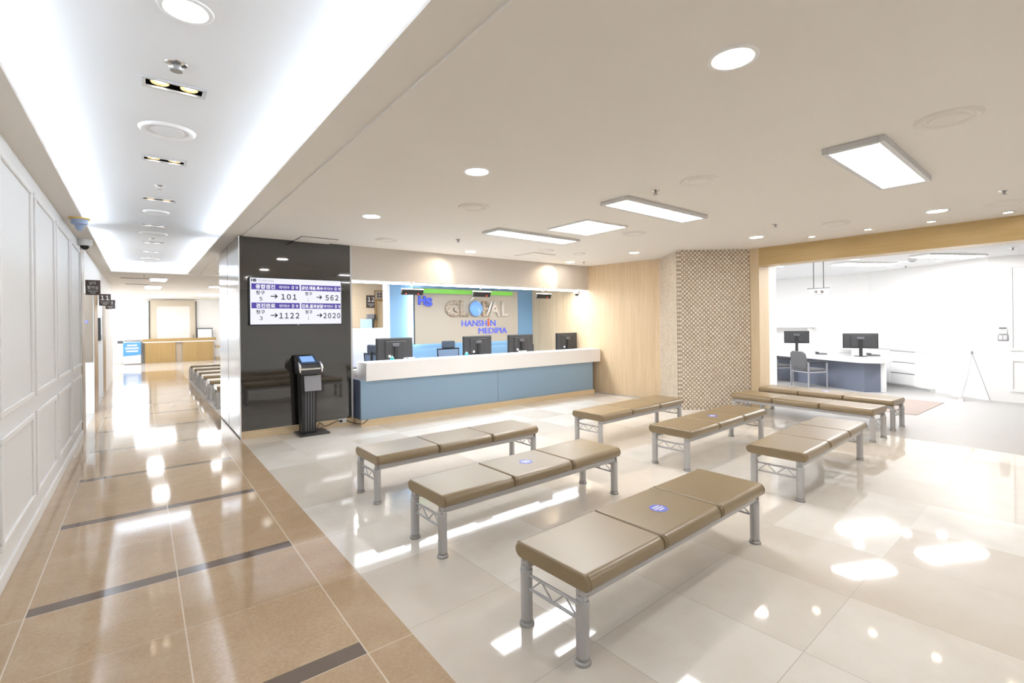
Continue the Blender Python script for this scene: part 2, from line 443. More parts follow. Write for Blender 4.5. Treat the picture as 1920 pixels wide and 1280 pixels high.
# doorways further along the left wall
S_('trim_4', 'jamb_grey', -0.74, -0.618, 8.56, 8.98, 0, ZC)
S_('wall_left', 'wall_white', -1.25, -0.628, 10.75, 10.85, 0, ZC)
S_('wall_left', 'wall_white', -0.728, -0.628, 8.98, 10.75, 2.12, ZC)
S_('wall_left', 'wall_white', -1.25, -1.15, 8.6, 13.3, 0, ZC)
S_('trim_5', 'woodj', -0.70, -0.622, 10.85, 11.65, 0, 2.05)
S_('wall_left', 'wall_white', -0.728, -0.628, 10.85, 13.15, 2.05, ZC)
S_('wall_left', 'wall_white', -1.25, -0.628, 13.15, 13.25, 0, 2.05)
S_('trim_6', 'woodj', -0.70, -0.622, 13.25, 14.1, 0, 2.05)
S_('wall_left', 'wall_white', -0.728, -0.628, 13.15, 14.1, 2.05, ZC)
S_('wall_left', 'wall_white', -0.728, -0.628, 14.1, 17.2, 0, ZC)
S_('trim_7', 'jamb_grey', -0.70, -0.626, 17.2, 17.32, 0, ZC)
S_('wall_left', 'office_white', -3.2, -0.728, 17.1, 17.2, 0, ZC)
S_('wall_left', 'office_white', -3.3, -3.2, 17.2, 24.5, 0, ZC)
# far wall with a bright window
S_('wall_far', 'office_white', 0.26, 3.4, 24.4, 24.5, 0, ZC)
S_('wall_far', 'office_white', -3.2, 0.26, 24.4, 24.5, 0, 0.95)
S_('wall_far', 'office_white', -3.2, 0.26, 24.4, 24.5, 2.45, ZC)
win = struct(MB().box(-3.2, 0.26, 24.38, 24.44, 0.95, 1.0).box(-3.2, 0.26, 24.38, 24.44, 2.41, 2.45).box(-1.62, -1.57, 24.38, 24.44, 1.0, 2.41)
             .box(0.21, 0.26, 24.38, 24.44, 1.0, 2.41).box(-3.2, -3.15, 24.38, 24.44, 1.0, 2.41).build('window_1', 'white'))
glass = bpy.data.materials.new('clear_glass'); glass.use_nodes = True
gb = glass.node_tree.nodes['Principled BSDF']; gb.inputs['Transmission Weight'].default_value = 1.0; gb.inputs['Roughness'].default_value = 0.0
gb.inputs['IOR'].default_value = 1.02; gb.inputs['Base Color'].default_value = (1, 1, 1, 1)
box('pane', glass, -3.15, 0.21, 24.405, 24.412, 1.0, 2.41, win)
S_('wall_right', 'office_white', 3.3, 3.4, 10.6, 24.5, 0, ZC)
S_('wall_back', 'wall_white', -0.8, 13.4, BK - 0.1, BK, 0, ZU)
S_('wall_reception', 'tilewall', 3.3, 7.7, 10.5, 10.6, 0, ZC)
# black granite and steel pillar
S_('wall_pillar', 'lgrey', 1.02, 2.39, 6.99, 8.88, 0, ZC)
S_('trim_8', 'granite', 1.0, 2.405, 6.955, 6.99, 0.10, ZC)
S_('trim_9', 'steel', 0.994, 1.02, 6.99, 7.97, 0.02, ZC)
S_('trim_10', 'steel', 0.994, 1.02, 8.0, 8.88, 0.02, ZC)
S_('trim_11', 'shadow', 1.0, 1.018, 7.97, 8.0, 0.02, ZC)
S_('baseboard_pillar', 'woodk', 1.0, 2.43, 6.95, 6.99, 0, 0.10)
S_('trim_12', 'mould', 0.992, 1.0, 6.95, 6.99, 0.0, ZC)
S_('trim_13', 'lgrey', 2.405, 2.43, 6.95, 7.06, 0.1, ZC)
# bulkhead above the reception counter
struct(MB().prism([(2.43, 6.96), (7.35, 6.96), (7.39, 7.5), (2.43, 7.5)], 2.098, ZC).build('trim_14', 'bulk'))
S_('ceiling', 'ceil_white', 2.41, 7.6, 7.5, 10.5, 2.46, 2.48)
# backdrop wall
S_('wall_front', 'bluewall', 3.86, 7.52, 8.95, 9.1, 0, 2.46)
S_('trim_15', 'mould', 3.80, 3.86, 8.93, 9.12, 0, 2.46)
# wood wall on the right, mosaic pillar
struct(MB().prism([(7.58, 5.38), (7.345, 6.96), (7.50, 8.95), (7.50, 10.5), (7.75, 10.5), (7.75, 5.38)], 0, ZC).build('wall_right', 'woodw'))
c0, c1, c2 = Vector((7.585, 5.40)), Vector((6.90, 4.57)), Vector((7.83, 3.855))
struct(MB().prism([(7.60, 5.38), (6.925, 4.57), (7.85, 3.875), (8.16, 3.875), (8.16, 5.5), (7.60, 5.5)], 0, ZC).build('wall_mosaic', 'taupe'))
def slab(name, a, b, z0, z1, th, m):
    d = b - a; L = d.length; ang = math.atan2(d.y, d.x)
    return struct(MB().box(0, L, 0, th, 0, z1 - z0).build(name, m, None, (a.x, a.y, z0), ang))
# faces seen from the hall lie on the right-hand side of c1->c2 / c0->c1
slab('trim_16', c0, c1, 0, ZC - 0.002, 0.03, 'mosaic')
slab('trim_17', c1, c2, 0, ZC - 0.002, 0.03, 'mosaic')
# wooden portal to the office
S_('trim_18', 'woodc', 7.84, 8.17, 3.71, 3.885, 0, ZC)
S_('trim_19', 'woodb', 7.84, 8.17, BK, 3.71, 2.305, ZC)
# office walls
S_('wall_office', 'office_white', 8.17, 8.63, 3.80, 3.9, 0, 2.47)
S_('wall_office', 'office_white', 8.53, 8.63, 3.9, 7.2, 0, 2.47)
S_('wall_office', 'office_white', 8.53, 13.15, 7.2, 7.3, 0, 2.47)
wo = struct(MB().box(0, 0.1, BK - 1.6, 0, 0, 2.47).build('wall_office', 'office_white', None, (11.62, 1.60, 0), R(-0.7)))
ang = math.atan2(3.75 - 1.60, 13.05 - 11.62)
struct(MB().box(0, 2.60, -0.1, 0, 0, 2.47).build('wall_office', 'office_white', None, (11.62, 1.60, 0), ang))
S_('wall_office', 'office_white', 13.05, 13.15, 3.72, 7.2, 0, 2.47)
for z0, z1 in ((0.87, 2.31), (0.18, 0.735)):
    w = 0.04; y0, y1 = 0.25, 1.345; mb = MB()
    for (a, c_, e, f) in ((y0, y1, z0, z0 + w), (y0, y1, z1 - w, z1), (y0, y0 + w, z0 + w, z1 - w), (y1 - w, y1, z0 + w, z1 - w)):
        mb.box(-0.018, 0.004, a - 1.60, c_ - 1.60, e, f)
    mb.build('panel_moulding', 'mould', wo, bevel=0.006)

# ------------------------------------------------------------------ lamps: cove strips, halo strips
def strip(x0, x1, y0, y1, z0, z1, label, m='e_cove', base='white', cat='light strip', grp=None):
    t = thing('light_strip', label, cat, ((x0 + x1) / 2, (y0 + y1) / 2, z0), 0, grp)
    dx, dy = (x1 - x0) / 2, (y1 - y0) / 2
    MB().box(-dx, dx, -dy, dy, 0, z1 - z0 - 0.015).build('housing', base, t)
    MB().box(-dx + 0.004, dx - 0.004, -dy + 0.004, dy - 0.004, z1 - z0 - 0.015, z1 - z0).build('diffuser', m, t)
    return t
zl = ZC + 0.035
strip(0.94, 0.98, BK + 0.2, 8.2, zl, ZU - 0.115, 'long cove light strip glowing along the right edge of the corridor ceiling, near run')
strip(0.94, 0.98, 8.8, 12.6, zl, ZU - 0.115, 'cove light strip glowing along the right edge of the corridor ceiling, far run')
strip(-0.62, -0.58, BK + 0.2, 8.2, zl, ZU - 0.115, 'long cove light strip glowing along the left edge of the corridor ceiling, near run')
strip(-0.62, -0.58, 8.8, 12.6, zl, ZU - 0.115, 'cove light strip glowing along the left edge of the corridor ceiling, far run')
strip(-0.45, 0.85, 12.92, 12.96, ZC + 0.03, ZU - 0.10, 'cove light strip across the far end of the corridor ceiling recess')
# strip under the bulkhead: shines down
t = thing('light_strip', 'white light strip running under the bulkhead above the reception counter', 'light strip', (4.85, 7.12, 2.098))
MB().box(-2.40, 2.43, -0.13, 0.17, -0.012, 0).build('housing', 'white', t)
MB().box(-2.39, 2.42, -0.12, 0.16, -0.02, -0.012).build('diffuser', 'e_bulk', t)

# ------------------------------------------------------------------ ceiling fixtures
def spot(parent, loc, energy, col, angle=75, blend=0.6, rot=(0, 0, 0), size=0.03):
    d = bpy.data.lights.new('spot_beam', 'SPOT'); d.energy = energy; d.color = col; d.spot_size = R(angle); d.spot_blend = blend; d.shadow_soft_size = size
    o = bpy.data.objects.new('spot_beam', d); C.objects.link(o); o.parent = parent; o.location = loc; o.rotation_euler = rot
    return o
def downlight(x, y, label, z=ZC, r=0.075, m='e_down', grp='lit round downlights in the main ceiling', sp=0.0):
    t = thing('downlight', label, 'ceiling light', (x, y, z), 0, grp)
    MB().lathe([(r + 0.022, 0), (r + 0.02, -0.005), (r + 0.008, -0.009), (r, -0.007), (r - 0.002, 0), (r + 0.022, 0)], seg=36).build('trim_ring', 'white', t, smooth=True)
    MB().lathe([(0, -0.005), (r * 0.7, -0.0055), (r, -0.0035), (r, 0), (0, 0)], seg=36).build('lens', m, t, smooth=True)
    if sp: spot(t, (0, 0, -0.03), sp, WARM, 70, 0.7, Vector((-0.42, 0.47, -0.42)).to_track_quat('-Z', 'Y').to_euler())
    return t
G_D = 'lit round downlights in the main ceiling'
downlight(2.045, 1.068, 'biggest-looking lit round downlight, nearest the camera at upper right', r=0.085)
downlight(2.01, 3.025, 'lit round downlight second in the left row, between two round diffusers', r=0.085)
downlight(1.94, 4.93, 'lit round downlight of the left row nearest the black granite pillar', r=0.085)
downlight(4.17, 6.49, 'lit round downlight close to the left half of the reception bulkhead', r=0.08, sp=W_SPOT)
downlight(6.51, 5.117, 'lit round downlight in front of the pale wood wall', r=0.08)
downlight(6.51, 6.624, 'lit round downlight in the corner of bulkhead and pale wood wall', r=0.08, sp=W_SPOT)
downlight(6.736, 3.217, 'lit round downlight in front of the mosaic pillar top', r=0.085)
downlight(6.747, 1.314, 'lit round downlight at far right, left of the honey wood beam spots', r=0.085)
for x, l in ((3.4, 'added fill downlight, unseen in the recess behind the bulkhead, left one'), (5.1, 'added fill downlight, unseen in the recess behind the bulkhead, middle one'), (6.7, 'added fill downlight, unseen in the recess behind the bulkhead, right one')):
    downlight(x, 8.05, l, 2.46, 0.09, 'e_downw', 'added fill downlights behind the bulkhead')  # unseen lamps added to brighten the dark recess and its backdrop
t = thing('panel_light', 'added fill panel, unseen in the passage ceiling behind the counter', 'ceiling light', (3.1, 9.3, 2.46)); MB().box(-0.4, 0.4, -0.4, 0.4, -0.02, 0).build('frame', 'white', t); MB().box(-0.37, 0.37, -0.37, 0.37, -0.026, -0.018).build('diffuser', 'e_passage', t)  # unseen fitting added to brighten the tiled passage wall
# the same rows carried on behind the camera
for x, y in ((2.05, -0.9), (2.05, -2.7), (6.75, -0.6), (6.75, -2.5), (4.3, -2.7)):
    downlight(x, y, 'lit round downlight behind the photographer', r=0.085)
G_S = 'small warm spotlights along the wooden beam'
for x, y, w in ((7.36, 2.756, 'leftmost, nearest the mosaic pillar'), (7.38, 2.113, 'second from the mosaic pillar'), (7.43, 1.499, 'third from the mosaic pillar'), (7.49, 0.869, 'rightmost in the picture')):
    t = thing('spotlight', 'tiny warm recessed spotlight along the honey wood beam, ' + w, 'ceiling light', (x, y, ZC), 0, G_S)
    MB().lathe([(0.058, 0), (0.056, -0.006), (0.042, -0.008), (0.038, 0), (0.058, 0)], seg=28).build('trim_ring', 'lgrey', t, smooth=True)
    MB().lathe([(0, -0.005), (0.038, -0.004), (0.038, 0), (0, 0)], seg=28).build('bulb', 'e_small', t, smooth=True)
    spot(t, (0, 0, -0.03), 13.0, WARM, 90, 0.6)

def panel(x, y, w, d, h, label, frame=0.035, mm='lgrey'):
    t = thing('panel_light', label, 'ceiling light', (x, y, ZC), 0, 'rectangular panel lights in the main ceiling')
    mb = MB()
    for (a, b_, c_, e) in ((-w / 2, w / 2, -d / 2, -d / 2 + frame), (-w / 2, w / 2, d / 2 - frame, d / 2), (-w / 2, -w / 2 + frame, -d / 2 + frame, d / 2 - frame), (w / 2 - frame, w / 2, -d / 2 + frame, d / 2 - frame)):
        mb.box(a, b_, c_, e, -h, 0)
    mb.build('frame', mm, t, bevel=0.004)
    MB().box(-w / 2 + frame, w / 2 - frame, -d / 2 + frame, d / 2 - frame, -h + 0.006, -h + 0.016).build('diffuser', 'e_panel', t)
    return t
panel(4.34, 1.155, 1.40, 0.345, 0.042, 'long framed panel light, largest and rightmost of the lit panels').rotation_euler[2] = R(2.5)
panel(4.19, 2.995, 1.39, 0.32, 0.035, 'long framed panel light in the middle, right of the square panel').rotation_euler[2] = R(1.5)
panel(4.28, 4.06, 0.70, 0.67, 0.02, 'square lit ceiling panel between the two long panels', 0.02, 'white')
panel(4.11, 4.86, 1.43, 0.34, 0.032, 'long thin framed panel light farthest from the camera, nearest the bulkhead').rotation_euler[2] = R(2)
panel(4.3, -1.2, 1.40, 0.345, 0.05, 'long framed panel light behind the photographer')

G_R = 'unlit round ceiling diffusers'
def ring(x, y, r, label, z=ZC, m='ceil', inner='ceil', grp=G_R):
    t = thing('round_diffuser', label, 'ceiling diffuser', (x, y, z), 0, grp)
    MB().lathe([(r, 0), (r * 0.98, -0.008), (r * 0.9, -0.016), (r * 0.82, -0.014), (r * 0.74, -0.004), (r * 0.74, 0), (r, 0)], seg=40).build('rim', m, t, smooth=True)
    MB().lathe([(r * 0.74, -0.002), (r * 0.60, -0.004), (r * 0.56, -0.012), (r * 0.3, -0.013), (0, -0.013), (0, 0), (r * 0.74, 0)], seg=40).build('cone', inner, t, smooth=True)
    return t
for x, y, r, l in ((3.66, 0.66, 0.155, 'round white diffuser at upper right, nearest the camera'),
                   (3.61, 2.178, 0.15, 'round white diffuser between the big and the middle panel lights'),
                   (2.59, 3.964, 0.15, 'round white diffuser left of the square panel light'),
                   (2.644, 6.194, 0.15, 'round white diffuser near the top of the black granite pillar'),
                   (6.584, 2.195, 0.15, 'round white diffuser near the beam spotlights, left of the rightmost downlight'),
                   (6.861, 0.814, 0.17, 'round white diffuser cut by the right edge of the picture'),
                   (5.089, 3.988, 0.15, 'round white diffuser right of the square panel light'),
                   (5.092, 5.754, 0.15, 'round white diffuser behind the farthest long panel light'),
                   (5.821, 5.708, 0.10, 'small round diffuser near the bulkhead corner downlight')):
    ring(x, y, r, l)
def sprinkler(x, y, label, z=ZC, s=1.0):
    t = thing('sprinkler', label, 'sprinkler', (x, y, z), 0, 'ceiling sprinkler heads')
    MB().lathe([(0.04 * s, 0), (0.038 * s, -0.004), (0.018 * s, -0.01), (0.014 * s, 0), (0.04 * s, 0)], seg=20).build('escutcheon', 'chrome', t, smooth=True)
    MB().lathe([(0, -0.01), (0.012 * s, -0.012), (0.010 * s, -0.03), (0.022 * s, -0.034), (0.022 * s, -0.037), (0, -0.037)], seg=16).build('head', 'alud', t, smooth=True)
    return t
for x, y, l in ((3.574, 2.572, 'sprinkler head left of the biggest panel light, above the middle panel'), (6.027, 2.65, 'sprinkler head near the downlight before the mosaic pillar'),
                (6.184, 0.74, 'sprinkler head at the right edge above the cut-off diffuser'), (3.443, 5.663, 'sprinkler head between the black pillar and the far long panel light'),
                (6.7, 6.45, 'sprinkler head in the corner above the pale wood wall')):
    sprinkler(x, y, l)
def hatch(x, y, w, d, label, rz=0, fm='shadow'):
    t = thing('access_hatch', label, 'access hatch', (x, y, ZC), rz)
    MB().box(-w / 2, w / 2, -d / 2, d / 2, -0.006, 0).build('frame', fm, t)
    MB().box(-w / 2 + 0.008, w / 2 - 0.008, -d / 2 + 0.008, d / 2 - 0.008, -0.009, -0.005).build('cover', 'ceil', t)
hatch(1.88, 6.76, 0.47, 0.44, 'square ceiling hatch above the black granite pillar')
hatch(5.33, 6.28, 0.5, 0.5, 'square ceiling hatch above the middle of the bulkhead', R(3), 'taupe')

# corridor ceiling
def twin(y, label, lit=True, x=0.165):
    t = thing('twin_spotlight', label, 'ceiling light', (x, y, ZU), 0, 'double recessed spotlights in the corridor ceiling')
    w, d, f = 0.30, 0.13, 0.018; mb = MB()
    for (a, b_, c_, e) in ((-w / 2, w / 2, -d / 2, -d / 2 + f), (-w / 2, w / 2, d / 2 - f, d / 2), (-w / 2, -w / 2 + f, -d / 2 + f, d / 2 - f), (w / 2 - f, w / 2, -d / 2 + f, d / 2 - f)):
        mb.box(a, b_, c_, e, -0.012, 0)
    mb.build('frame', 'lgrey', t, bevel=0.002)
    mb = MB(); a_, c_, D = w / 2 - f, d / 2 - f, 0.075
    mb.box(-a_, a_, -c_, c_, D, D + 0.01).box(-a_ - 0.004, -a_, -c_, c_, 0, D).box(a_, a_ + 0.004, -c_, c_, 0, D).box(-a_, a_, -c_ - 0.002, -c_, 0, D).box(-a_, a_, c_, c_ + 0.002, 0, D)
    mb.build('lamp_box', 'lampbox', t)
    for s in (-0.068, 0.068):
        MB().lathe([(0.044, 0.06), (0.045, 0.002), (0.041, 0.0), (0.024, 0.022), (0.024, 0.06), (0.044, 0.06)], s, 0, 0, 24).build('reflector', 'gold', t, smooth=True)
        MB().lathe([(0, 0.0), (0.016, 0.004), (0.024, 0.022), (0, 0.03)], s, 0, 0, 24).build('bulb', 'e_twin' if lit else 'lgrey', t, smooth=True)
    return t
for y, l in ((3.31, 'double spotlight in the corridor ceiling nearest the camera'), (4.82, 'double spotlight in the corridor ceiling, second from the camera, past the round diffuser'),
             (6.34, 'double spotlight in the corridor ceiling, third from the camera'), (8.0, 'double spotlight in the corridor ceiling, fourth from the camera'),
             (9.65, 'double spotlight in the corridor ceiling, fifth from the camera'), (10.83, 'double spotlight in the corridor ceiling, sixth and farthest')):
    twin(y, l)
downlight(0.166, 2.474, 'bright white round downlight in the corridor ceiling at the top edge', ZU, 0.082, 'e_downw', 'corridor downlights')
twin(1.75, 'double spotlight of the corridor ceiling above the photographer'); twin(0.0, 'double spotlight of the corridor ceiling behind the photographer'); twin(-1.6, 'double spotlight of the corridor ceiling, rearmost')
for y, r, l in ((4.085, 0.165, 'large round diffuser in the corridor ceiling between the first two double spotlights'), (7.07, 0.13, 'round diffuser in the corridor ceiling past the third double spotlight'),
                (8.745, 0.17, 'round diffuser in the corridor ceiling past the fourth double spotlight'), (12.02, 0.15, 'round diffuser near the far end of the corridor ceiling'),
                (12.6, 0.15, 'round diffuser at the very far end of the corridor ceiling recess')):
    ring(0.16, y, r, l, ZU, 'mould', 'ceil_white')
for y, l in ((3.02, 'sprinkler head in the corridor ceiling nearest the camera'), (5.73, 'sprinkler head in the corridor ceiling before the third double spotlight'),
             (9.24, 'sprinkler head in the corridor ceiling before the fifth double spotlight'), (11.58, 'sprinkler head in the corridor ceiling after the sixth double spotlight')):
    sprinkler(0.158, y, l, ZU, 1.25 if y < 4 else 1.0)
# far hall fixtures
def slot(x, y, label, w=0.55):
    t = thing('slot_vent', label, 'vent', (x, y, ZC - 0.008)); MB().box(-w / 2, w / 2, -0.06, 0.06, -0.01, 0).build('frame', 'lgrey', t)
    MB().box(-w / 2 + 0.02, w / 2 - 0.02, -0.035, 0.035, -0.014, -0.008).build('slot', 'shadow', t)
slot(-0.1, 14.2, 'dark slot vent in the far hall ceiling just past the corridor recess'); slot(-0.05, 16.2, 'dark slot vent in the far hall ceiling, farther one')
sprinkler(0.07, 13.35, 'sprinkler head just beyond the end of the corridor recess', ZC - 0.008)
def farlamp(x, y, w, d, label):
    t = thing('panel_light', label, 'ceiling light', (x, y, ZC - 0.008), 0, 'panel lights of the far hall')
    MB().box(-w / 2, w / 2, -d / 2, d / 2, -0.02, 0).build('frame', 'white', t); MB().box(-w / 2 + 0.03, w / 2 - 0.03, -d / 2 + 0.03, d / 2 - 0.03, -0.026, -0.018).build('diffuser', 'e_far', t)
farlamp(0.35, 14.3, 0.35, 0.8, 'bright panel light just past the end of the corridor ceiling recess')
farlamp(0.3, 17.2, 0.4, 1.2, 'bright panel light in the far hall ceiling, second from the recess'); farlamp(2.0, 16.2, 0.9, 0.5, 'bright panel light in the far hall above the row of benches')
farlamp(-1.4, 20.5, 1.2, 1.2, 'bright panel light at far left of the far hall'); farlamp(0.4, 21.5, 1.2, 1.2, 'bright panel light in front of the far desk'); farlamp(2.1, 20.5, 1.0, 1.2, 'bright panel light at far right of the far hall')
t = thing('panel_light', 'panel light over the benches behind the black pillar', 'ceiling light', (2.2, 10.9, ZC)); MB().box(-0.5, 0.5, -0.2, 0.2, -0.02, 0).build('frame', 'white', t); MB().box(-0.47, 0.47, -0.17, 0.17, -0.026, -0.018).build('diffuser', 'e_far', t)
# cameras at the corridor's left edge
t = thing('dome_camera', 'white dome camera with dark eye at the corner of the panelled wall', 'camera', (-0.56, 8.25, ZC - 0.012))
MB().lathe([(0, 0), (0.075, 0), (0.075, -0.06), (0.068, -0.075), (0.05, -0.078), (0, -0.078)], seg=28).build('housing', 'white', t, smooth=True)
MB().lathe([(0.052, -0.07), (0.045, -0.105), (0.025, -0.125), (0, -0.13)], seg=24).build('dome', 'dome', t, smooth=True)
t = thing('warning_lamp', 'clear bluish ceiling device with a yellow base ring above the panelled wall', 'ceiling device', (-0.49, 6.65, ZC - 0.012))
MB().lathe([(0, 0), (0.085, 0), (0.085, -0.015), (0, -0.015)], seg=28).build('base_ring', 'yellow', t, smooth=True)
MB().lathe([(0.07, -0.015), (0.066, -0.06), (0.04, -0.075), (0.03, -0.11), (0.015, -0.13), (0, -0.132)], seg=24).build('lens', 'bluegrey', t, smooth=True)
t = thing('dome_camera', 'white dome camera hanging at the right end of the bulkhead', 'camera', (7.08, 7.02, 2.075))
MB().lathe([(0, 0), (0.07, 0), (0.07, -0.05), (0.06, -0.065), (0, -0.068)], seg=28).build('housing', 'white', t, smooth=True)
MB().lathe([(0.045, -0.062), (0.038, -0.09), (0.02, -0.104), (0, -0.108)], seg=24).build('dome', 'dome', t, smooth=True)

# ------------------------------------------------------------------ benches
G_B = 'tan three-seat waiting benches in the main hall'
def make_bench(label, group):
    t = thing('waiting_bench', label, 'bench', (0, 0, 0), 0, group)
    HD, ZT, ZB = 0.238, 0.392, 0.312
    def ring_(ins):
        pts = []; rr = 0.04
        def arc(cy, cz, a0, a1, n=7, r=rr - 0.0):
            for i in range(n + 1):
                a = R(a0 + (a1 - a0) * i / n); pts.append(((cy + r * cos(a)), (cz + r * sin(a))))
        arc(HD - rr, ZT - rr, 90, -75)            # front nose
        pts.append((HD - 0.075, ZB + 0.0)); pts.append((-(HD - 0.075), ZB + 0.0))
        arc(-(HD - rr), ZT - rr, 255, 90)
        cz = (ZT + ZB) / 2
        return [(y * (1 - ins / HD), cz + (z - cz) * (1 - ins / 0.04)) for y, z in pts]
    L = 0.568; gap = 0.008
    for k in (-1, 0, 1):
        x0, x1 = k * (L + gap) - L / 2, k * (L + gap) + L / 2
        prof = []
        for x, i in ((x0, 0.012), (x0 + 0.003, 0.005), (x0 + 0.010, 0.0), (x1 - 0.010, 0.0), (x1 - 0.003, 0.005), (x1, 0.012)):
            prof.append([(x, y, z) for y, z in ring_(i)])
        c = MB().extr(prof, lambda p: p).build('seat_cushion', 'vinyl', t, smooth=True)
        wn = c.modifiers.new('weighted_normal', 'WEIGHTED_NORMAL'); wn.weight = 100; wn.keep_sharp = True
        for xx in (x0 + 0.014, x1 - 0.014):                # stitched piping near both ends of the cushion
            MB().tube([(xx, y, z) for y, z in ring_(-0.0008)[1:-1] if z > ZB + 0.012], 0.0018, 6).build('piping', 'seam', c, smooth=True)
    for s in (-1, 1):
        MB().box(-0.835, 0.835, s * 0.177 - 0.016, s * 0.177 + 0.016, 0.272, 0.312).build('seat_rail', 'alu', t, bevel=0.005)
    for sx in (-1, 1):
        for sy in (-1, 1):
            x, y = sx * 0.837, sy * 0.177
            lg = MB().lathe([(0, 0.012), (0.0285, 0.012), (0.0285, 0.252), (0.0305, 0.255), (0.0305, 0.262), (0.028, 0.268), (0, 0.268)], x, y, 0, 24).build('leg', 'alu', t, smooth=True)
            MB().lathe([(0, 0), (0.036, 0), (0.036, 0.009), (0.033, 0.014), (0.0295, 0.017), (0.0295, 0.03), (0, 0.03)], x, y, 0, 24).build('foot', 'alud', lg, smooth=True)
            # tongue bracket that carries the rail, with two bolts
            prof = [(x + sx * d - sx * 0.004, y, 0) for d in (0, 0.012)]
            mb = MB()
            pts = [(-0.024, 0.262), (0.024, 0.262), (0.024, 0.315)] + [(0.024 * cos(R(a)), 0.315 + 0.02 * sin(R(a))) for a in range(20, 180, 20)] + [(-0.024, 0.315)]
            mb.extr([[(x + sx * 0.003, y + p, z) for p, z in pts], [(x + sx * 0.014, y + p, z) for p, z in pts]], lambda p: p)
            mb.box(x - 0.02, x + 0.02, y - 0.02, y + 0.02, 0.265, 0.285)
            br = mb.build('bracket', 'alu', t, bevel=0.002)
            mb = MB()
            for z in (0.286, 0.312): mb.cyl((x + sx * 0.012, y, z), (x + sx * 0.0165, y, z), 0.006, 10)
            mb.build('bolt', 'alud', br, smooth=True)
        x = sx * 0.837
        mb = MB().cyl((x, -0.16, 0.243), (x, 0.16, 0.243), 0.0075, 10).cyl((x, -0.16, 0.178), (x, 0.16, 0.178), 0.0075, 10)
        zz = [(-0.148, 0.178), (-0.074, 0.243), (0.0, 0.178), (0.074, 0.243), (0.148, 0.178)]
        for (a, b_), (c_, d) in zip(zz, zz[1:]): mb.cyl((x, a, b_), (x, c_, d), 0.004, 8)
        mb.build('truss', 'alu', t, smooth=True)
    return t
def sticker(parent, x=0.0, y=-0.01):
    mb = MB(); mb.lathe([(0, 0), (0.052, 0), (0.052, 0.0012), (0, 0.0012)], x, y, 0.3918, 32)
    s = mb.build('sticker', 'stick', parent)
    mb = MB()
    for j, row in enumerate((5, 6, 4)):
        for i in range(row):
            cx = x + (i - (row - 1) / 2) * 0.0125; cy = y + 0.02 - j * 0.02
            mb.box(cx - 0.0045, cx + 0.0045, cy - 0.006, cy + 0.006, 0.3928, 0.3934)
    mb.build('lettering', 'white', s)
    return s
ARM = []
spots = [  # x, y, angle, label, sticker
    (2.304, 1.672, 2.8, 'long tan bench with blue sticker nearest the camera, biggest in the picture', True),
    (2.303, 2.855, 2.0, 'tan bench with blue sticker in the middle of the left column, second from camera', True),
    (2.335, 3.955, 1.2, 'tan bench without sticker in the left column, nearest the reception counter', False),
    (4.955, 3.965, 2.9, 'tan bench without sticker in front of the pale wood wall', False),
    (4.985, 2.890, 3.0, 'tan bench with a blue sticker in front of the mosaic pillar', True),
    (4.973, 1.885, 3.4, 'pale glossy tan bench in the right column, beside the nearest bench', False),
    (6.955, 2.745, 88.6, 'tan bench turned sideways at the foot of the mosaic pillar, front of the pair', False),
    (7.86, 2.785, 88.8, 'tan bench turned sideways under the wooden beam, rear of the pair facing the office', True)]
b0 = make_bench('bench', G_B)
for i, (x, y, a, l, st) in enumerate(spots):
    if i == 0: b0.location = (x, y, 0); b0.rotation_euler = (0, 0, R(a)); b0['label'] = l; o = b0
    else: o = dup(b0, (x, y, 0), R(a), l)
    ARM.append((o, st))
G_F = 'row of tan benches in the hall behind the black pillar'
ord_ = ['nearest, cut by the steel pillar', 'second of the row behind the steel pillar', 'third of the row behind the steel pillar', 'fourth of the row behind the steel pillar',
        'fifth of the row behind the steel pillar', 'farthest of the row, nearest the wooden desk']
for k, y in enumerate((9.99, 11.14, 12.28, 13.31, 14.44, 15.64)):
    dup(b0, (1.06 + 0.837, y, 0), R(0.3), 'tan end-on bench beside the corridor, ' + ord_[k], G_F)
for o, st in ARM:
    if st: sticker(o)

# ------------------------------------------------------------------ reception counter
t = thing('reception_counter', 'long reception counter with white ledge and blue front', 'counter', (0, 0, 0))
MB().box(2.45, 7.18, 6.70, 6.74, 0.088, 0.65).build('front_panel', 'blue', t)
MB().box(2.45, 2.47, 6.74, 7.48, 0.088, 0.65).build('side_panel', 'navy', t)['label'] = 'dark navy side panel'
MB().box(2.445, 7.19, 6.67, 6.70, 0.0, 0.09).box(2.445, 2.475, 6.70, 7.48, 0, 0.09).build('kick_board', 'woodk', t)
MB().box(2.51, 7.34, 6.64, 7.02, 0.64, 0.895).build('ledge', 'corian', t, bevel=0.004)
MB().box(2.43, 7.27, 7.02, 7.50, 0.655, 0.775).build('worktop', 'corian', t, bevel=0.004)
MB().box(7.10, 7.18, 6.74, 7.48, 0.0, 0.65).build('end_panel', 'navy', t)
MB().box(4.83, 4.834, 6.6985, 6.70, 0.088, 0.64).build('joint', 'shadow', t)
for x, y, l in ((2.62, 7.27, 'black flat tray at the left end of the worktop beside the pillar'),):
    q = thing('document_tray', l, 'tray', (x, y, 0.775), R(4)); MB().box(-0.15, 0.13, -0.06, 0.06, 0, 0.02).build('tray', 'charcoal', q, bevel=0.003); MB().box(0.06, 0.13, -0.055, 0.055, 0.02, 0.07).build('pen_cup', 'charcoal', q, bevel=0.004)

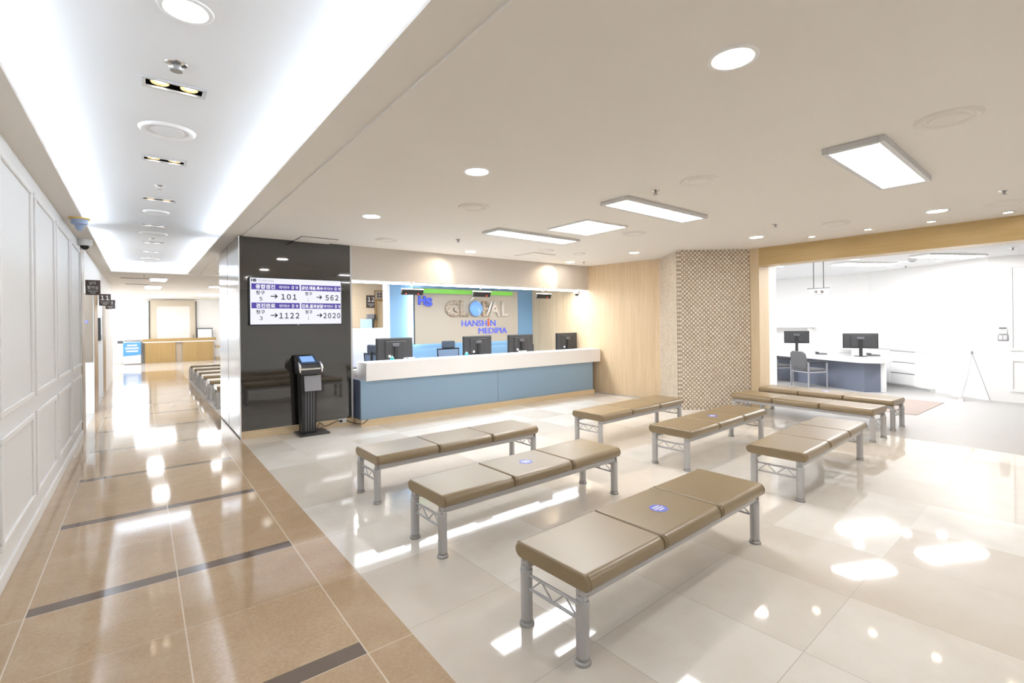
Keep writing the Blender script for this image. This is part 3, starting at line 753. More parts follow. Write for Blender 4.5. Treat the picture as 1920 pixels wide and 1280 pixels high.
def monitor(x, y, z, rz, w, h, lift, label, grp, foot='charcoal', port=True):
    t = thing('monitor', label, 'monitor', (x, y, z), rz, grp)
    p = MB().box(-w / 2, w / 2, 0.0, 0.022, lift, lift + h).build('screen_panel', 'black', t, bevel=0.004)
    MB().box(-w * 0.47, w * 0.47, -0.012, 0.001, lift + 0.012, lift + h - 0.012).build('rear_cover', 'charcoal', p, bevel=0.008)
    MB().box(-w * 0.27, w * 0.30, -0.03, -0.01, lift + 0.03, lift + h * 0.86).build('rear_housing', 'charcoal', p, bevel=0.008)
    MB().box(-w / 2 + 0.012, w / 2 - 0.012, 0.022, 0.0235, lift + 0.014, lift + h - 0.012).build('display', 'dgrey', p)
    MB().box(-0.028, 0.028, -0.06, -0.028, 0.01, lift + h * 0.62).build('stand_neck', 'black', t, bevel=0.006)
    MB().box(-0.06, 0.06, -0.045, -0.028, lift + h * 0.62, lift + h * 0.76).build('mount', 'dgrey', t, bevel=0.006)
    MB().lathe([(0, 0), (0.12, 0), (0.12, 0.008), (0.105, 0.014), (0, 0.014)], 0, -0.02, 0, 32).build('stand_base', foot, t, smooth=True)
    if port: MB().box(-w * 0.20, -w * 0.14, -0.034, -0.029, lift + 0.045, lift + 0.085).build('socket_cover', 'white', p)
    return t
G_M = 'black monitors on the reception counter seen from behind'
monitor(3.21, 7.25, 0.775, R(4), 0.64, 0.35, 0.095, 'black monitor on the reception counter, leftmost, in front of the white partition', G_M)
monitor(4.79, 7.25, 0.775, R(3), 0.63, 0.34, 0.095, 'black monitor on the reception counter, second from left, right of the headrest chair', G_M)
monitor(5.78, 7.25, 0.775, R(3), 0.64, 0.345, 0.09, 'black monitor on the reception counter, third from left, before the blue backdrop edge', G_M)
monitor(7.02, 7.27, 0.775, R(3), 0.63, 0.35, 0.09, 'black monitor on the reception counter, rightmost, before the white wood wall', G_M)
def pump(x, y, l):
    q = thing('sanitizer_bottle', l, 'bottle', (x, y, 0.895), 0, 'turquoise bottles on the counter ledge')
    MB().lathe([(0, 0), (0.028, 0), (0.03, 0.01), (0.03, 0.035), (0.02, 0.045), (0, 0.045)], seg=20).build('bottle', 'cyan', q, smooth=True)
    MB().lathe([(0, 0.045), (0.012, 0.045), (0.012, 0.06), (0, 0.06)], seg=12).build('cap', 'white', q, smooth=True)
pump(3.04, 6.97, 'small turquoise bottle on the ledge in front of the leftmost monitor'); pump(4.38, 6.97, 'small turquoise bottle on the ledge left of the second monitor')
for x, l in ((3.34, 'pale grey desk box beside the leftmost monitor foot'), (5.62, 'pale cable box by the third monitor foot')):
    q = thing('desk_box', l, 'box', (x, 7.0, 0.895)); MB().box(-0.09, 0.09, -0.015, 0.015, 0, 0.022).build('case', 'lgrey', q, bevel=0.003); MB().box(-0.06, -0.03, -0.016, -0.014, 0.006, 0.016).build('switch', 'charcoal', q)

# hanging number displays under the bulkhead
def hang(x, label, n):
    t = thing('number_display', label, 'number display', (x, 6.93, 2.097), R(2), 'hanging number displays above the counter')
    MB().cyl((0, 0, 0), (0, 0, -0.07), 0.018, 14).build('pole', 'white', t, smooth=True)
    MB().lathe([(0, 0), (0.045, 0), (0.045, -0.012), (0, -0.014)], seg=20).build('ceiling_cap', 'white', t, smooth=True)
    M = Matrix.Translation((0, -0.03, -0.165)) @ Matrix.Rotation(R(22), 4, 'X')
    h = MB().box(-0.185, 0.185, 0.0, 0.03, -0.044, 0.044, M).build('housing', 'charcoal', t); MB().box(-0.19, 0.19, -0.006, 0.034, 0.044, 0.049, M).build('top_cover', 'white', h)
    MB().box(-0.18, 0.18, -0.004, 0.0, -0.042, 0.042, M).build('screen', 'black', h)
    mb = MB()
    for c_ in n:
        mb.box(c_ - 0.011, c_ + 0.011, -0.006, -0.004, -0.03, -0.014, M)
    mb.build('red_digits', 'e_red', h)
hang(3.36, 'black hanging number display with two red marks, leftmost over the counter', (-0.11, 0.10))
hang(4.66, 'black hanging number display in front of the green band, middle of three', (0.10,))
hang(6.08, 'black hanging number display at the right end of the counter', (0.09,))

# ------------------------------------------------------------------ backdrop board with lettering
t = thing('backdrop_board', 'taupe backlit backdrop board behind the reception counter', 'wall board', (0, 0, 0))
MB().box(4.32, 6.935, 8.80, 8.83, 1.03, 2.16).build('board', 'taupe', t)
MB().box(4.31, 4.325, 8.795, 8.835, 1.03, 2.16).build('edge_strip', 'charcoal', t)
MB().box(4.36, 4.40, 8.84, 8.935, 1.06, 2.12).build('side_glow_strip', 'e_halo', t)
MB().box(4.45, 6.90, 8.84, 8.935, 1.06, 1.10).build('bottom_glow_strip', 'e_halo_dim', t)
t = thing('decor_band', 'bright green band along the top of the taupe backdrop board', 'band', (5.57, 8.80, 2.10)); MB().box(-1.21, 1.21, -0.02, 0, -0.045, 0.045).build('band', 'green', t); MB().box(-1.21, 1.21, -0.022, -0.018, -0.050, -0.045).build('lower_edge', 'grey', t)
YB = 8.80
def px(u, v):      # sign measures: pixels of a straight-on crop -> metres on the board plane
    return 4.409 + (u - 0) * (6.765 - 4.409) / 1650.0, 2.0
t_hs = thing('logo_sign', 'blue HS logo letters at the top left of the taupe board', 'sign', (4.55, YB, 1.80))
text('letter_h', 'H', 'signblue', -0.15, 0.01, 0.02, 0.20, 0, t_hs, 0.03, 0.05); text('letter_s', 'S', 'signblue', 0.0, 0.16, -0.01, 0.165, -0.004, t_hs, 0.03, 0.05)
t_g = thing('lettering_sign', 'large stone coloured GLOBAL letters with a blue globe for the O', 'sign', (5.93, YB, 1.55))
K = 1.218
for n_, ch, m_, a, b_ in (('letter_g', 'G', 'stoneg', -0.75, -0.475), ('letter_l', 'L', 'stonel', -0.465, -0.29), ('letter_b', 'B', 'stoneb', 0.0, 0.17), ('letter_a', 'A', 'pearl', 0.15, 0.41), ('letter_l', 'L', 'pearl', 0.43, 0.58)):
    text(n_, ch, m_, a * K, b_ * K, 0.03, 0.37, 0, t_g, 0.04, 0.03)
MB().lathe([(0.165 * sin(R(a)), 0.165 * cos(R(a)) * 0.4) for a in range(0, 181, 12)], 0, 0, 0, 32, Matrix.Translation((-0.155 * K, -0.07, 0.20)) @ Matrix.Rotation(R(90), 4, 'X')).build('globe', 'globe', t_g, smooth=True)
MB().tube([(-0.31, -0.03, 0.36), (-0.28, -0.035, 0.40), (-0.24, -0.035, 0.43), (-0.21, -0.035, 0.44)], [0.006, 0.016, 0.014, 0.004], 8).build('sprout', 'white', t_g, smooth=True)
MB().tube([(0.10, -0.05, 0.05), (0.17, -0.055, 0.20), (0.245, -0.05, 0.36)], [0.005, 0.022, 0.012], 8).build('feather', 'mould', t_g, smooth=True)
t_h = thing('lettering_sign', 'blue HANSHIN lettering with a red letter i on the board', 'sign', (5.41, YB, 1.37))
text('letters', 'HANSH', 'signblue', 0.0, 0.645, 0.0, 0.13, 0, t_h, 0.015, 0.0)
text('letter_i', 'i', 'signred', 0.672, 0.712, 0.0, 0.165, 0, t_h, 0.015, 0.02); text('letter_n', 'N', 'signblue', 0.745, 0.885, 0.0, 0.13, 0, t_h, 0.015, 0.0)
t_m = thing('lettering_sign', 'blue MEDIPIA lettering at the lower right of the board', 'sign', (5.84, YB, 1.207))
text('letters', 'MEDIPIA', 'signblue', 0.0, 0.77, 0.0, 0.125, 0, t_m, 0.015, 0.0)

# ------------------------------------------------------------------ behind the counter
t = thing('partition', 'white low partition board at the left behind the counter', 'partition', (3.17, 8.27, 0))
MB().box(-0.62, 0.295, -0.02, 0.02, 0.03, 1.375).build('board', 'lilac', t, bevel=0.004)
MB().box(0.295, 0.315, -0.025, 0.025, 0.03, 1.31).build('end_post', 'lgrey', t)
MB().box(-0.5, -0.44, -0.15, 0.15, 0, 0.03).box(0.15, 0.21, -0.15, 0.15, 0, 0.03).build('feet', 'lgrey', t)
t = thing('desk_screen', 'small light blue standing panel above the white partition', 'panel', (3.75, 9.9, 0))
MB().box(-0.12, 0.12, -0.02, 0.02, 1.25, 1.55).build('panel', mat('pale_blue_card', (0.48, 0.66, 0.80), 0.5), t)
MB().box(0.12, 0.155, -0.05, 0.03, 1.22, 1.56).build('edge', 'charcoal', t)
MB().box(-0.02, 0.02, -0.02, 0.02, 0.02, 1.25).box(-0.15, 0.15, -0.12, 0.12, 0, 0.02).build('stand', 'grey', t)
# door and signs on the beige tiled wall
d1 = struct(MB().box(4.17, 4.22, 10.46, 10.5, 0, 2.2).box(4.75, 4.80, 10.46, 10.5, 0, 2.2).box(4.22, 4.75, 10.46, 10.5, 1.95, 2.2).build('door_1', 'woodj'))
MB().box(4.22, 4.75, 10.475, 10.5, 0, 1.95).build('door_leaf', 'woodc', d1)
MB().box(4.24, 4.247, 10.472, 10.476, 0.3, 1.93).box(4.27, 4.277, 10.472, 10.476, 0.3, 1.93).build('groove', 'woodj', d1)
def wallsign(x, y, z, w, h, label, big, small=2, facing=0, grp=None, two=None):
    t = thing('door_sign', label, 'sign', (x, y, z), facing, grp)
    MB().box(-w / 2, w / 2, -0.012, 0.0, -h / 2, h / 2).build('plate', 'sign', t, bevel=0.002)
    if two == 'bars':
        mb = MB()
        for j in range(2):
            for i in range(3): mb.box(w * (-0.27 + i * 0.19), w * (-0.12 + i * 0.19), -0.0135, -0.012, h * (0.20 - j * 0.2), h * (0.34 - j * 0.2))
        mb.build('lettering', 'lgrey', t)
    elif two:
        text('lettering', two[0], 'white', -w * 0.24, w * 0.22, h * 0.19, h * 0.40, -0.012, t, 0.002, 0.02); text('lettering', two[1], 'white', -w * 0.36, w * 0.36, -h * 0.10, h * 0.12, -0.012, t, 0.002, 0.02)
    else:
        text('lettering', fw(big), 'white', -w * 0.36, w * 0.36, -h * 0.02, h * 0.36, -0.012, t, 0.002, 0.035, 0.62)
    MB().box(-w * 0.42, w * 0.42, -0.0135, -0.012, -h * 0.16, -h * 0.145).build('rule', 'lgrey', t)
    mb = MB()
    for j in range(small):
        zz = -h * (0.25 + 0.12 * j); n = 7 - j * 3
        for i in range(n):
            cx = (i - (n - 1) / 2) * w * 0.095
            mb.box(cx - w * 0.032, cx + w * 0.032, -0.0135, -0.012, zz - h * 0.035, zz + h * 0.035)
    mb.build('small_print', 'lgrey', t)
    return t
wallsign(4.09, 10.49, 1.95, 0.22, 0.27, 'dark square sign numbered 12 on the beige tiled wall', '12')
t = thing('tissue_dispenser', 'grey box dispenser on the tiled wall under sign 12', 'dispenser', (4.07, 10.5, 1.60)); MB().box(-0.10, 0.07, -0.10, 0, -0.065, 0.065).build('body', 'grey', t, bevel=0.02); MB().box(0.07, 0.095, -0.10, 0, -0.05, 0.06).build('side_cap', 'charcoal', t, bevel=0.005)
t = thing('door_sign', 'beige lettered sign above the doorway behind the counter', 'sign', (4.31, 10.46, 2.09)); MB().box(-0.13, 0.13, -0.012, 0, -0.08, 0.08).build('plate', 'taupe', t)
mb = MB()
for j in range(2):
    for i in range(3): mb.box(-0.09 + i * 0.065, -0.045 + i * 0.065, -0.015, -0.012, 0.008 - j * 0.06, 0.05 - j * 0.06)
mb.build('lettering', 'sign', t)

def office_chair(x, y, rz, label):
    t = thing('office_chair', label, 'office chair', (x, y, 0), rz, 'office chairs behind the counter')
    mb = MB()
    for k in range(5):
        a = 2 * pi * k / 5 + 0.3; mb.tube([(0, 0, 0.09), (0.16 * cos(a), 0.16 * sin(a), 0.08), (0.29 * cos(a), 0.29 * sin(a), 0.06)], [0.028, 0.02, 0.015], 8)
    mb.build('star_base', 'black', t, smooth=True)
    for k in range(5):
        a = 2 * pi * k / 5 + 0.3; cx, cy = 0.29 * cos(a), 0.29 * sin(a)
        MB().cyl((cx - 0.02 * sin(a), cy + 0.02 * cos(a), 0.028), (cx + 0.02 * sin(a), cy - 0.02 * cos(a), 0.028), 0.028, 14).build('caster', 'charcoal', t, smooth=True)
    MB().cyl((0, 0, 0.08), (0, 0, 0.40), 0.025, 14).build('gas_column', 'dgrey', t, smooth=True)
    MB().box(-0.24, 0.24, -0.23, 0.23, 0.40, 0.47).build('seat', 'meshf', t, bevel=0.03, seg=3)
    mb = MB(); mb.tube([(-0.17, 0.21, 0.50), (-0.22, 0.26, 0.72), (-0.24, 0.27, 0.945), (0.24, 0.27, 0.945), (0.22, 0.26, 0.72), (0.17, 0.21, 0.50)], 0.016, 10, True).build('back_frame', 'black', t, smooth=True)
    MB().extr([[(-0.16, 0.20, 0.51), (0.16, 0.20, 0.51), (0.16, 0.21, 0.51), (-0.16, 0.21, 0.51)], [(-0.215, 0.255, 0.72), (0.215, 0.255, 0.72), (0.215, 0.265, 0.72), (-0.215, 0.265, 0.72)],
               [(-0.23, 0.262, 0.94), (0.23, 0.262, 0.94), (0.23, 0.272, 0.94), (-0.23, 0.272, 0.94)]], lambda p: p).build('back_mesh', mat('grey_blue_mesh', (0.16, 0.22, 0.32), 0.9), t)
    MB().box(-0.018, 0.018, 0.275, 0.295, 0.40, 1.0).build('back_spine', 'black', t, bevel=0.004)
    MB().box(-0.145, 0.145, 0.235, 0.285, 0.955, 1.10).build('headrest', 'meshf', t, bevel=0.025, seg=3)
    for s in (-1, 1):
        MB().box(s * 0.27 - 0.02, s * 0.27 + 0.02, -0.04, 0.0, 0.42, 0.66).box(min(s * 0.27, s * 0.2), max(s * 0.27, s * 0.2), -0.04, 0, 0.42, 0.44).box(s * 0.27 - 0.035, s * 0.27 + 0.035, -0.14, 0.12, 0.66, 0.69).build('armrest', 'black', t, bevel=0.006)
    return t
office_chair(4.76, 7.98, 0.0, 'black mesh office chair with a headrest, standing between the two left monitors')
office_chair(3.32, 7.86, R(100), 'black office chair half hidden behind the leftmost monitor')
office_chair(6.56, 7.90, R(-8), 'black office chair behind the third monitor near the white wood wall')

# ------------------------------------------------------------------ wall screen on the granite
t = thing('wall_screen', 'bright wall screen listing queue numbers on the black granite pillar', 'screen', (1.68, 6.955, 1.757))
w, h = 1.17, 0.625
mb = MB().box(-w / 2, w / 2, -0.055, 0, -h / 2, h / 2).build('casing', 'black', t, bevel=0.004)
sx0, sx1, sz0, sz1 = -w / 2 + 0.012, w / 2 - 0.012, -h / 2 + 0.014, h / 2 - 0.012
MB().box(sx0, sx1, -0.057, -0.055, sz0, sz1).build('display', 'e_screen', t)
def UV(u0, u1, v0, v1): return (sx0 + u0 * (sx1 - sx0), sx0 + u1 * (sx1 - sx0), sz1 - v1 * (sz1 - sz0), sz1 - v0 * (sz1 - sz0))
def bar(u0, u1, v0, v1, m, y=-0.058):
    a = UV(u0, u1, v0, v1); return MB().box(a[0], a[1], y, -0.057, a[2], a[3]).build('title_bar', m, t)
def tt(s, u0, u1, v0, v1, m='ink', bold=0.0, y=-0.0572): return text('lettering', fw(s), m, *UV(u0, u1, v0, v1), y, t, 0.0012, bold, 0.66 if s.isdigit() else 1.0)
tt('HS', 0.012, 0.065, 0.02, 0.085, 'ink', 0.06); tt('한신메디피아', 0.08, 0.245, 0.03, 0.085, 'grey', 0.0)
for u0, u1, v0, v1 in ((0.012, 0.518, 0.12, 0.25), (0.535, 0.995, 0.12, 0.25), (0.012, 0.518, 0.53, 0.655), (0.535, 0.995, 0.53, 0.655)): bar(u0, u1, v0, v1, 'e_bar')
for v0, a, b_ in ((0.12, '종합검진', '공단.채용.특수'), (0.53, '검진완료', '진료.결과상담')):
    tt(a, 0.055, 0.255, v0 + 0.018, v0 + 0.112, 'e_text', 0.025, -0.0582); tt(b_, 0.540, 0.785, v0 + 0.025, v0 + 0.11, 'e_text', 0.03, -0.0582)
    for o_ in (0.0, 0.495):
        tt('대기인수', 0.298 + o_, 0.408 + o_, v0 + 0.035, v0 + 0.10, 'e_text', 0.01, -0.0582); tt('0', 0.432 + o_ * 0.992, 0.457 + o_ * 0.992, v0 + 0.03, v0 + 0.105, 'e_text', 0.03, -0.0582); tt('명', 0.476 + o_ * 0.992, 0.50 + o_ * 0.992, v0 + 0.035, v0 + 0.10, 'e_text', 0.01, -0.0582)
def arrow(u0, u1, vc):
    a = UV(u0, u1, vc - 0.05, vc + 0.05); zc = (a[2] + a[3]) / 2; hh = (a[3] - a[2]) / 2; th = hh * 0.2; mb = MB()
    mb.box(a[0], a[1] - th, -0.0584, -0.0572, zc - th, zc + th)
    for s in (-1, 1):
        p = [(a[1], zc), (a[1] - hh, zc + s * hh), (a[1] - hh - th * 1.5, zc + s * (hh - th * 1.5)), (a[1] - th * 3, zc)]
        mb.extr([[(x, -0.0584, z) for x, z in p], [(x, -0.0572, z) for x, z in p]], lambda q: q)
    mb.build('arrow', 'ink', t)
for v, l, ln, r_, rn in ((0.275, '5', '101', '1', '562'), (0.69, '3', '1122', '1', '2020')):
    tt('창구', 0.057, 0.148, v, v + 0.085, 'ink', 0.018); tt(l, 0.092, 0.122, v + 0.135, v + 0.215, 'ink', 0.015)
    arrow(0.207, 0.282, v + 0.115)
    tt(ln, 0.318 if ln == '101' else 0.296, 0.485 if ln == '101' else 0.512, v + 0.06, v + 0.185, 'ink', 0.022)
    tt('창구', 0.578, 0.66, v, v + 0.085, 'ink', 0.018); tt(r_, 0.608, 0.62, v + 0.135, v + 0.205, 'ink', 0.012)
    arrow(0.708, 0.775, v + 0.115)
    tt(rn, 0.812 if rn == '562' else 0.786, 0.968 if rn == '562' else 0.988, v + 0.06, v + 0.185, 'ink', 0.022)
MB().box(-0.012, 0.012, -0.0565, -0.055, -h / 2 + 0.003, -h / 2 + 0.010).build('badge', 'lgrey', t)

# ------------------------------------------------------------------ ticket kiosk
t = thing('ticket_kiosk', 'black ticket kiosk on a slim pedestal before the granite pillar', 'kiosk', (1.80, 6.76, 0))
MB().box(-0.185, 0.185, -0.185, 0.165, 0, 0.022).build('base_plate', 'charcoal', t, bevel=0.004)
KX = -0.05
p = MB().extr([[(-0.085, -0.08, 0.022), (0.085, -0.08, 0.022), (0.085, 0.10, 0.022), (-0.085, 0.10, 0.022)],
               [(-0.105, -0.11, 0.80), (0.105, -0.11, 0.80), (0.105, 0.10, 0.80), (-0.105, 0.10, 0.80)]], lambda q: (q[0] + KX, q[1], q[2])).build('pedestal', 'black', t, bevel=0.006)
mb = MB()
for x in (-0.095, -0.062, -0.029, 0.004):
    mb.extr([[(x - 0.006, -0.086, 0.05), (x + 0.006, -0.086, 0.05), (x + 0.006, -0.078, 0.05), (x - 0.006, -0.078, 0.05)], [(x - 0.006, -0.108, 0.58), (x + 0.006, -0.108, 0.58), (x + 0.006, -0.1, 0.58), (x - 0.006, -0.1, 0.58)]], lambda q: q)
mb.build('ribs', 'dgrey', p)
Mt = Matrix.Translation((-0.015, -0.135, 0.68)) @ Matrix.Rotation(R(-8), 4, 'X')
MB().box(-0.105, 0.105, -0.005, 0.006, -0.10, 0.10, Mt).box(-0.02, 0.02, 0.006, 0.03, -0.03, 0.03, Mt).build('notice_plate', 'grey', t)
hd = MB().extr([[(-0.125, -0.17, 0.80), (0.125, -0.17, 0.80), (0.125, 0.11, 0.80), (-0.125, 0.11, 0.80)], [(-0.13, -0.185, 0.86), (0.13, -0.185, 0.86), (0.13, 0.12, 0.90), (-0.13, 0.12, 0.90)],
                [(-0.13, -0.17, 0.90), (0.13, -0.17, 0.90), (0.13, 0.13, 1.03), (-0.13, 0.13, 1.03)], [(-0.12, -0.15, 0.915), (0.12, -0.15, 0.915), (0.12, 0.11, 1.035), (-0.12, 0.11, 1.035)]], lambda q: (q[0] + KX, q[1], q[2])).build('head', 'charcoal', t, bevel=0.012, seg=3)
Ms = Matrix.Translation((KX, -0.02, 0.979)) @ Matrix.Rotation(R(24.8), 4, 'X')
MB().box(-0.105, 0.105, -0.105, 0.115, 0, 0.006, Ms).build('bezel', 'navy', hd)
MB().box(-0.082, 0.082, -0.06, 0.095, 0.006, 0.008, Ms).build('touch_screen', 'e_kscreen', hd)
for s in (-1, 1): MB().tube([(KX + s * 0.135, -0.195, 0.83), (KX + s * 0.137, -0.20, 0.88), (KX + s * 0.135, -0.15, 0.935), (KX + s * 0.133, -0.06, 0.975)], [0.008, 0.016, 0.014, 0.006], 10).build('chrome_arm', 'chrome', hd, smooth=True)
MB().box(KX - 0.12, KX + 0.12, -0.192, -0.18, 0.862, 0.884).build('chrome_lip', 'chrome', hd, bevel=0.004)
# socket and cables along the kick board
t = thing('power_socket', 'white wall socket with a black plug at the foot of the pillar', 'socket', (2.27, 6.95, 0.075))
MB().box(-0.055, 0.055, -0.012, 0, -0.03, 0.03).build('plate', 'white', t, bevel=0.003); MB().box(-0.05, -0.01, -0.035, -0.012, -0.018, 0.016).build('plug', 'black', t, bevel=0.006)
t = tag(MB().tube([(1.90, 6.88, 0.03), (1.94, 6.90, 0.10), (1.98, 6.92, 0.07), (2.00, 6.92, 0.035), (2.06, 6.92, 0.04), (2.12, 6.925, 0.06), (2.18, 6.93, 0.085), (2.225, 6.93, 0.08)], 0.006, 8).build('power_cable', 'cable', smooth=True),
        'dark cable running from the kiosk to the wall socket', 'cable')
t = tag(MB().tube([(2.325, 6.94, 0.07), (2.36, 6.935, 0.05), (2.40, 6.90, 0.035), (2.43, 6.80, 0.03), (2.455, 6.66, 0.045), (2.50, 6.655, 0.075), (2.53, 6.655, 0.10)], 0.006, 8).build('power_cable', 'cable', smooth=True),
        'dark cable sagging round the corner of the counter kick board', 'cable')

# ------------------------------------------------------------------ signs and items along the corridor's left side
wallsign(-0.517, 8.8, 1.995, 0.158, 0.205, 'dark projecting sign with two Korean lines, nearest of the corridor signs', '', 2, 0, 'projecting corridor signs', ('남자', '탈의실'))
wallsign(-0.525, 11.8, 1.955, 0.17, 0.22, 'dark projecting sign numbered 11 beside the corridor doorways', '11', 2, 0, 'projecting corridor signs')
wallsign(-0.50, 13.2, 1.92, 0.16, 0.19, 'dark projecting sign half hidden behind the sign numbered 11', '', 2, 0, 'projecting corridor signs', 'bars')
for x, y, z in ((-0.61, 8.8, 2.0), (-0.62, 11.8, 1.96), (-0.60, 13.2, 1.92)):
    pass
t = thing('wall_board', 'taupe board with a blue oval mark inside the first doorway', 'board', (-0.69, 10.75, 0))
MB().box(-0.055, 0.052, -0.02, 0, 0.86, 2.02).build('board', 'board_taupe', t)
MB().lathe([(0, 0), (0.022, 0), (0.022, 0.004), (0, 0.004)], 0, 0, 0, 24, Matrix.Translation((-0.028, -0.02, 1.54)) @ Matrix.Rotation(R(90), 4, 'X')).build('oval_mark', 'stick', t)
text('number', '1', 'white', -0.032, -0.024, 1.53, 1.55, -0.0242, t, 0.001, 0.02)
t = thing('wall_device', 'dark wall device beyond the second brown door jamb', 'device', (-0.69, 13.15, 1.42)); MB().box(-0.035, 0.03, -0.05, 0, -0.25, 0.22).build('body', 'charcoal', t, bevel=0.012); MB().box(0.035, 0.058, -0.06, 0, -0.14, 0.26).build('cover', 'white', t, bevel=0.008)

# ------------------------------------------------------------------ far hall
t = thing('desk', 'long light oak desk with two cabinet blocks at the far end of the corridor', 'desk', (1.28, 24.0, 0))
MB().box(-1.16, -0.17, -0.14, 0.27, 0, 0.80).build('left_cabinet', 'woodd', t); MB().box(0.08, 1.13, -0.14, 0.27, 0, 0.80).build('right_cabinet', 'woodd', t)
MB().box(-0.17, 0.08, -0.05, 0.27, 0, 0.80).build('recess', 'jamb_grey', t); MB().box(1.13, 1.19, -0.10, 0.27, 0, 0.80).build('end_panel', 'jamb_grey', t)
MB().box(-1.24, 1.24, -0.16, 0.27, 0.84, 0.95).build('top', 'woodd', t); MB().box(-1.22, 1.22, -0.15, 0.27, 0.80, 0.84).build('top_edge', 'corian', t)
MB().box(-0.672, -0.668, -0.143, -0.139, 0.0, 0.80).box(0.60, 0.604, -0.143, -0.139, 0, 0.80).build('joint', 'seam', t)
t = thing('blind_window', 'big cream roller blind in a beige frame behind the oak desk', 'blind', (1.07, 24.4, 0))
MB().box(-0.77, 0.77, -0.10, 0, 2.36, 2.52).box(-0.77, -0.57, -0.10, 0, 0.2, 2.36).box(0.57, 0.77, -0.10, 0, 0.2, 2.36).build('frame', 'blindf', t)
MB().box(-0.80, -0.77, -0.12, 0, 0.2, 2.48).box(0.77, 0.80, -0.12, 0, 0.2, 2.48).build('side_rail', 'charcoal', t)
MB().box(-0.57, 0.57, -0.06, -0.05, 0.2, 2.27).build('fabric', 'blind', t); MB().box(-0.57, 0.57, -0.09, -0.03, 2.27, 2.36).build('roller_box', 'blindf', t)
t = thing('monitor', 'white screen with dark bezel standing right of the far roller blind', 'monitor', (2.15, 24.16, 0.95)); MB().box(-0.28, 0.28, -0.03, 0, 0.02, 0.41).build('bezel', 'dgrey', t); MB().box(-0.25, 0.25, -0.034, -0.03, 0.0, 0.36).build('display', 'white', t); MB().box(-0.03, 0.03, -0.02, 0, 0, 0.04).build('stand', 'dgrey', t)
t = thing('pen_holder', 'small dark stick standing on the far oak desk', 'pen holder', (1.74, 24.0, 0.95)); MB().lathe([(0, 0), (0.02, 0), (0.012, 0.14), (0, 0.15)], seg=10).build('stick', 'dgrey', t, smooth=True)
t = thing('self_check_kiosk', 'white rounded machine with a blue poster on its front in the far hall', 'machine', (-0.27, 23.7, 0))
MB().box(-0.27, 0.27, -0.15, 0.25, 0.02, 0.86).build('body', 'white', t, bevel=0.03, seg=3)
po = MB().extr([[(-0.27, -0.16, 0.32), (0.27, -0.16, 0.36), (0.27, -0.152, 0.36), (-0.27, -0.152, 0.32)], [(-0.27, -0.16, 0.84), (0.27, -0.16, 0.86), (0.27, -0.152, 0.86), (-0.27, -0.152, 0.84)]], lambda q: q).build('poster', 'skyb', t)
for j, (n, z) in enumerate(((6, 0.73), (8, 0.62), (7, 0.51))):
    mb = MB()
    for i in range(n):
        cx = (i - (n - 1) / 2) * 0.052; mb.box(cx - 0.02, cx + 0.02, -0.164, -0.16, z - 0.03, z + 0.03)
    mb.build('lettering', 'white', po)
MB().box(-0.12, 0.12, -0.153, -0.149, 0.20, 0.215).build('slot', 'grey', t)
MB().tube([(-0.24, 0.0, 0.86), (-0.22, 0.0, 1.15), (-0.15, -0.02, 1.40), (-0.10, -0.02, 1.42)], 0.015, 8).box(-0.25, -0.16, -0.03, -0.02, 1.2, 1.38).build('screen_arm', 'lgrey', t, smooth=True)
t = thing('low_shelf', 'dark topped low shelf partly hidden behind the blue poster machine', 'shelf', (-0.30, 24.2, 0)); MB().box(-0.42, 0.30, -0.12, 0.15, 0.80, 0.9).build('shelf_top', 'dgrey', t); MB().box(-0.42, 0.30, -0.1, 0.15, 0, 0.80).build('cabinet', 'office_white', t)
S_('trim_20', 'woodk', 2.55, 3.3, 24.36, 24.4, 0.5, 0.6); S_('trim_21', 'woodk', 2.55, 3.3, 24.36, 24.4, 0.0, 0.1)

# ------------------------------------------------------------------ the office on the right
Rd = R(0)
t = thing('office_desk', 'white-topped desk with slate blue modesty panel in the office', 'desk', (0, 0, 0))
MB().prism([(12.35, 5.55), (11.22, 3.30), (11.45, 3.10), (11.75, 3.10), (12.60, 5.55)], 0.0, 0.575).build('modesty_panel', 'slate', t)
MB().prism([(12.20, 5.75), (11.08, 3.34), (11.18, 3.02), (11.95, 3.02), (13.0 - 0.25, 4.7), (12.74, 5.75)], 0.575, 0.675).build('desk_top', 'corian', t, bevel=0.004)
MB().box(11.455, 11.50, 3.02, 3.10, 0.0, 0.575).build('end_panel', 'white', t)
G_O = 'monitors on the office desk'
monitor(11.52, 3.45, 0.675, R(-66), 0.59, 0.30, 0.165, 'wide black monitor at the right corner of the office desk', G_O, 'charcoal', False)
monitor(11.95, 4.82, 0.675, R(-66), 0.50, 0.28, 0.215, 'black monitor at the left end of the office desk behind the grey chair', G_O, 'charcoal', False)
def keyb(x, y, rz, l):
    q = thing('telephone', l, 'telephone', (x, y, 0.675), rz); MB().box(-0.1, 0.1, -0.08, 0.08, 0, 0.035).build('body', 'dgrey', q, bevel=0.008); MB().box(-0.1, -0.05, -0.09, 0.09, 0.035, 0.06).build('handset', 'charcoal', q, bevel=0.008)
keyb(11.75, 3.30, R(-60), 'dark desk telephone right beside the office corner monitor')
keyb(11.62, 4.20, R(-60), 'dark desk telephone between the two office monitors')
for x, y, l in ((11.62, 3.78, 'small beige filing box left of the office corner monitor'), (12.02, 4.38, 'white stacked papers tray right of the left office monitor')):
    q = thing('desk_box', l, 'box', (x, y, 0.675), R(-62)); MB().box(-0.12, 0.12, -0.08, 0.08, 0, 0.12).build('case', 'lgrey' if x < 11.8 else 'white', q, bevel=0.006); MB().box(-0.1, 0.1, -0.083, -0.079, 0.05, 0.06).build('slot', 'grey', q)
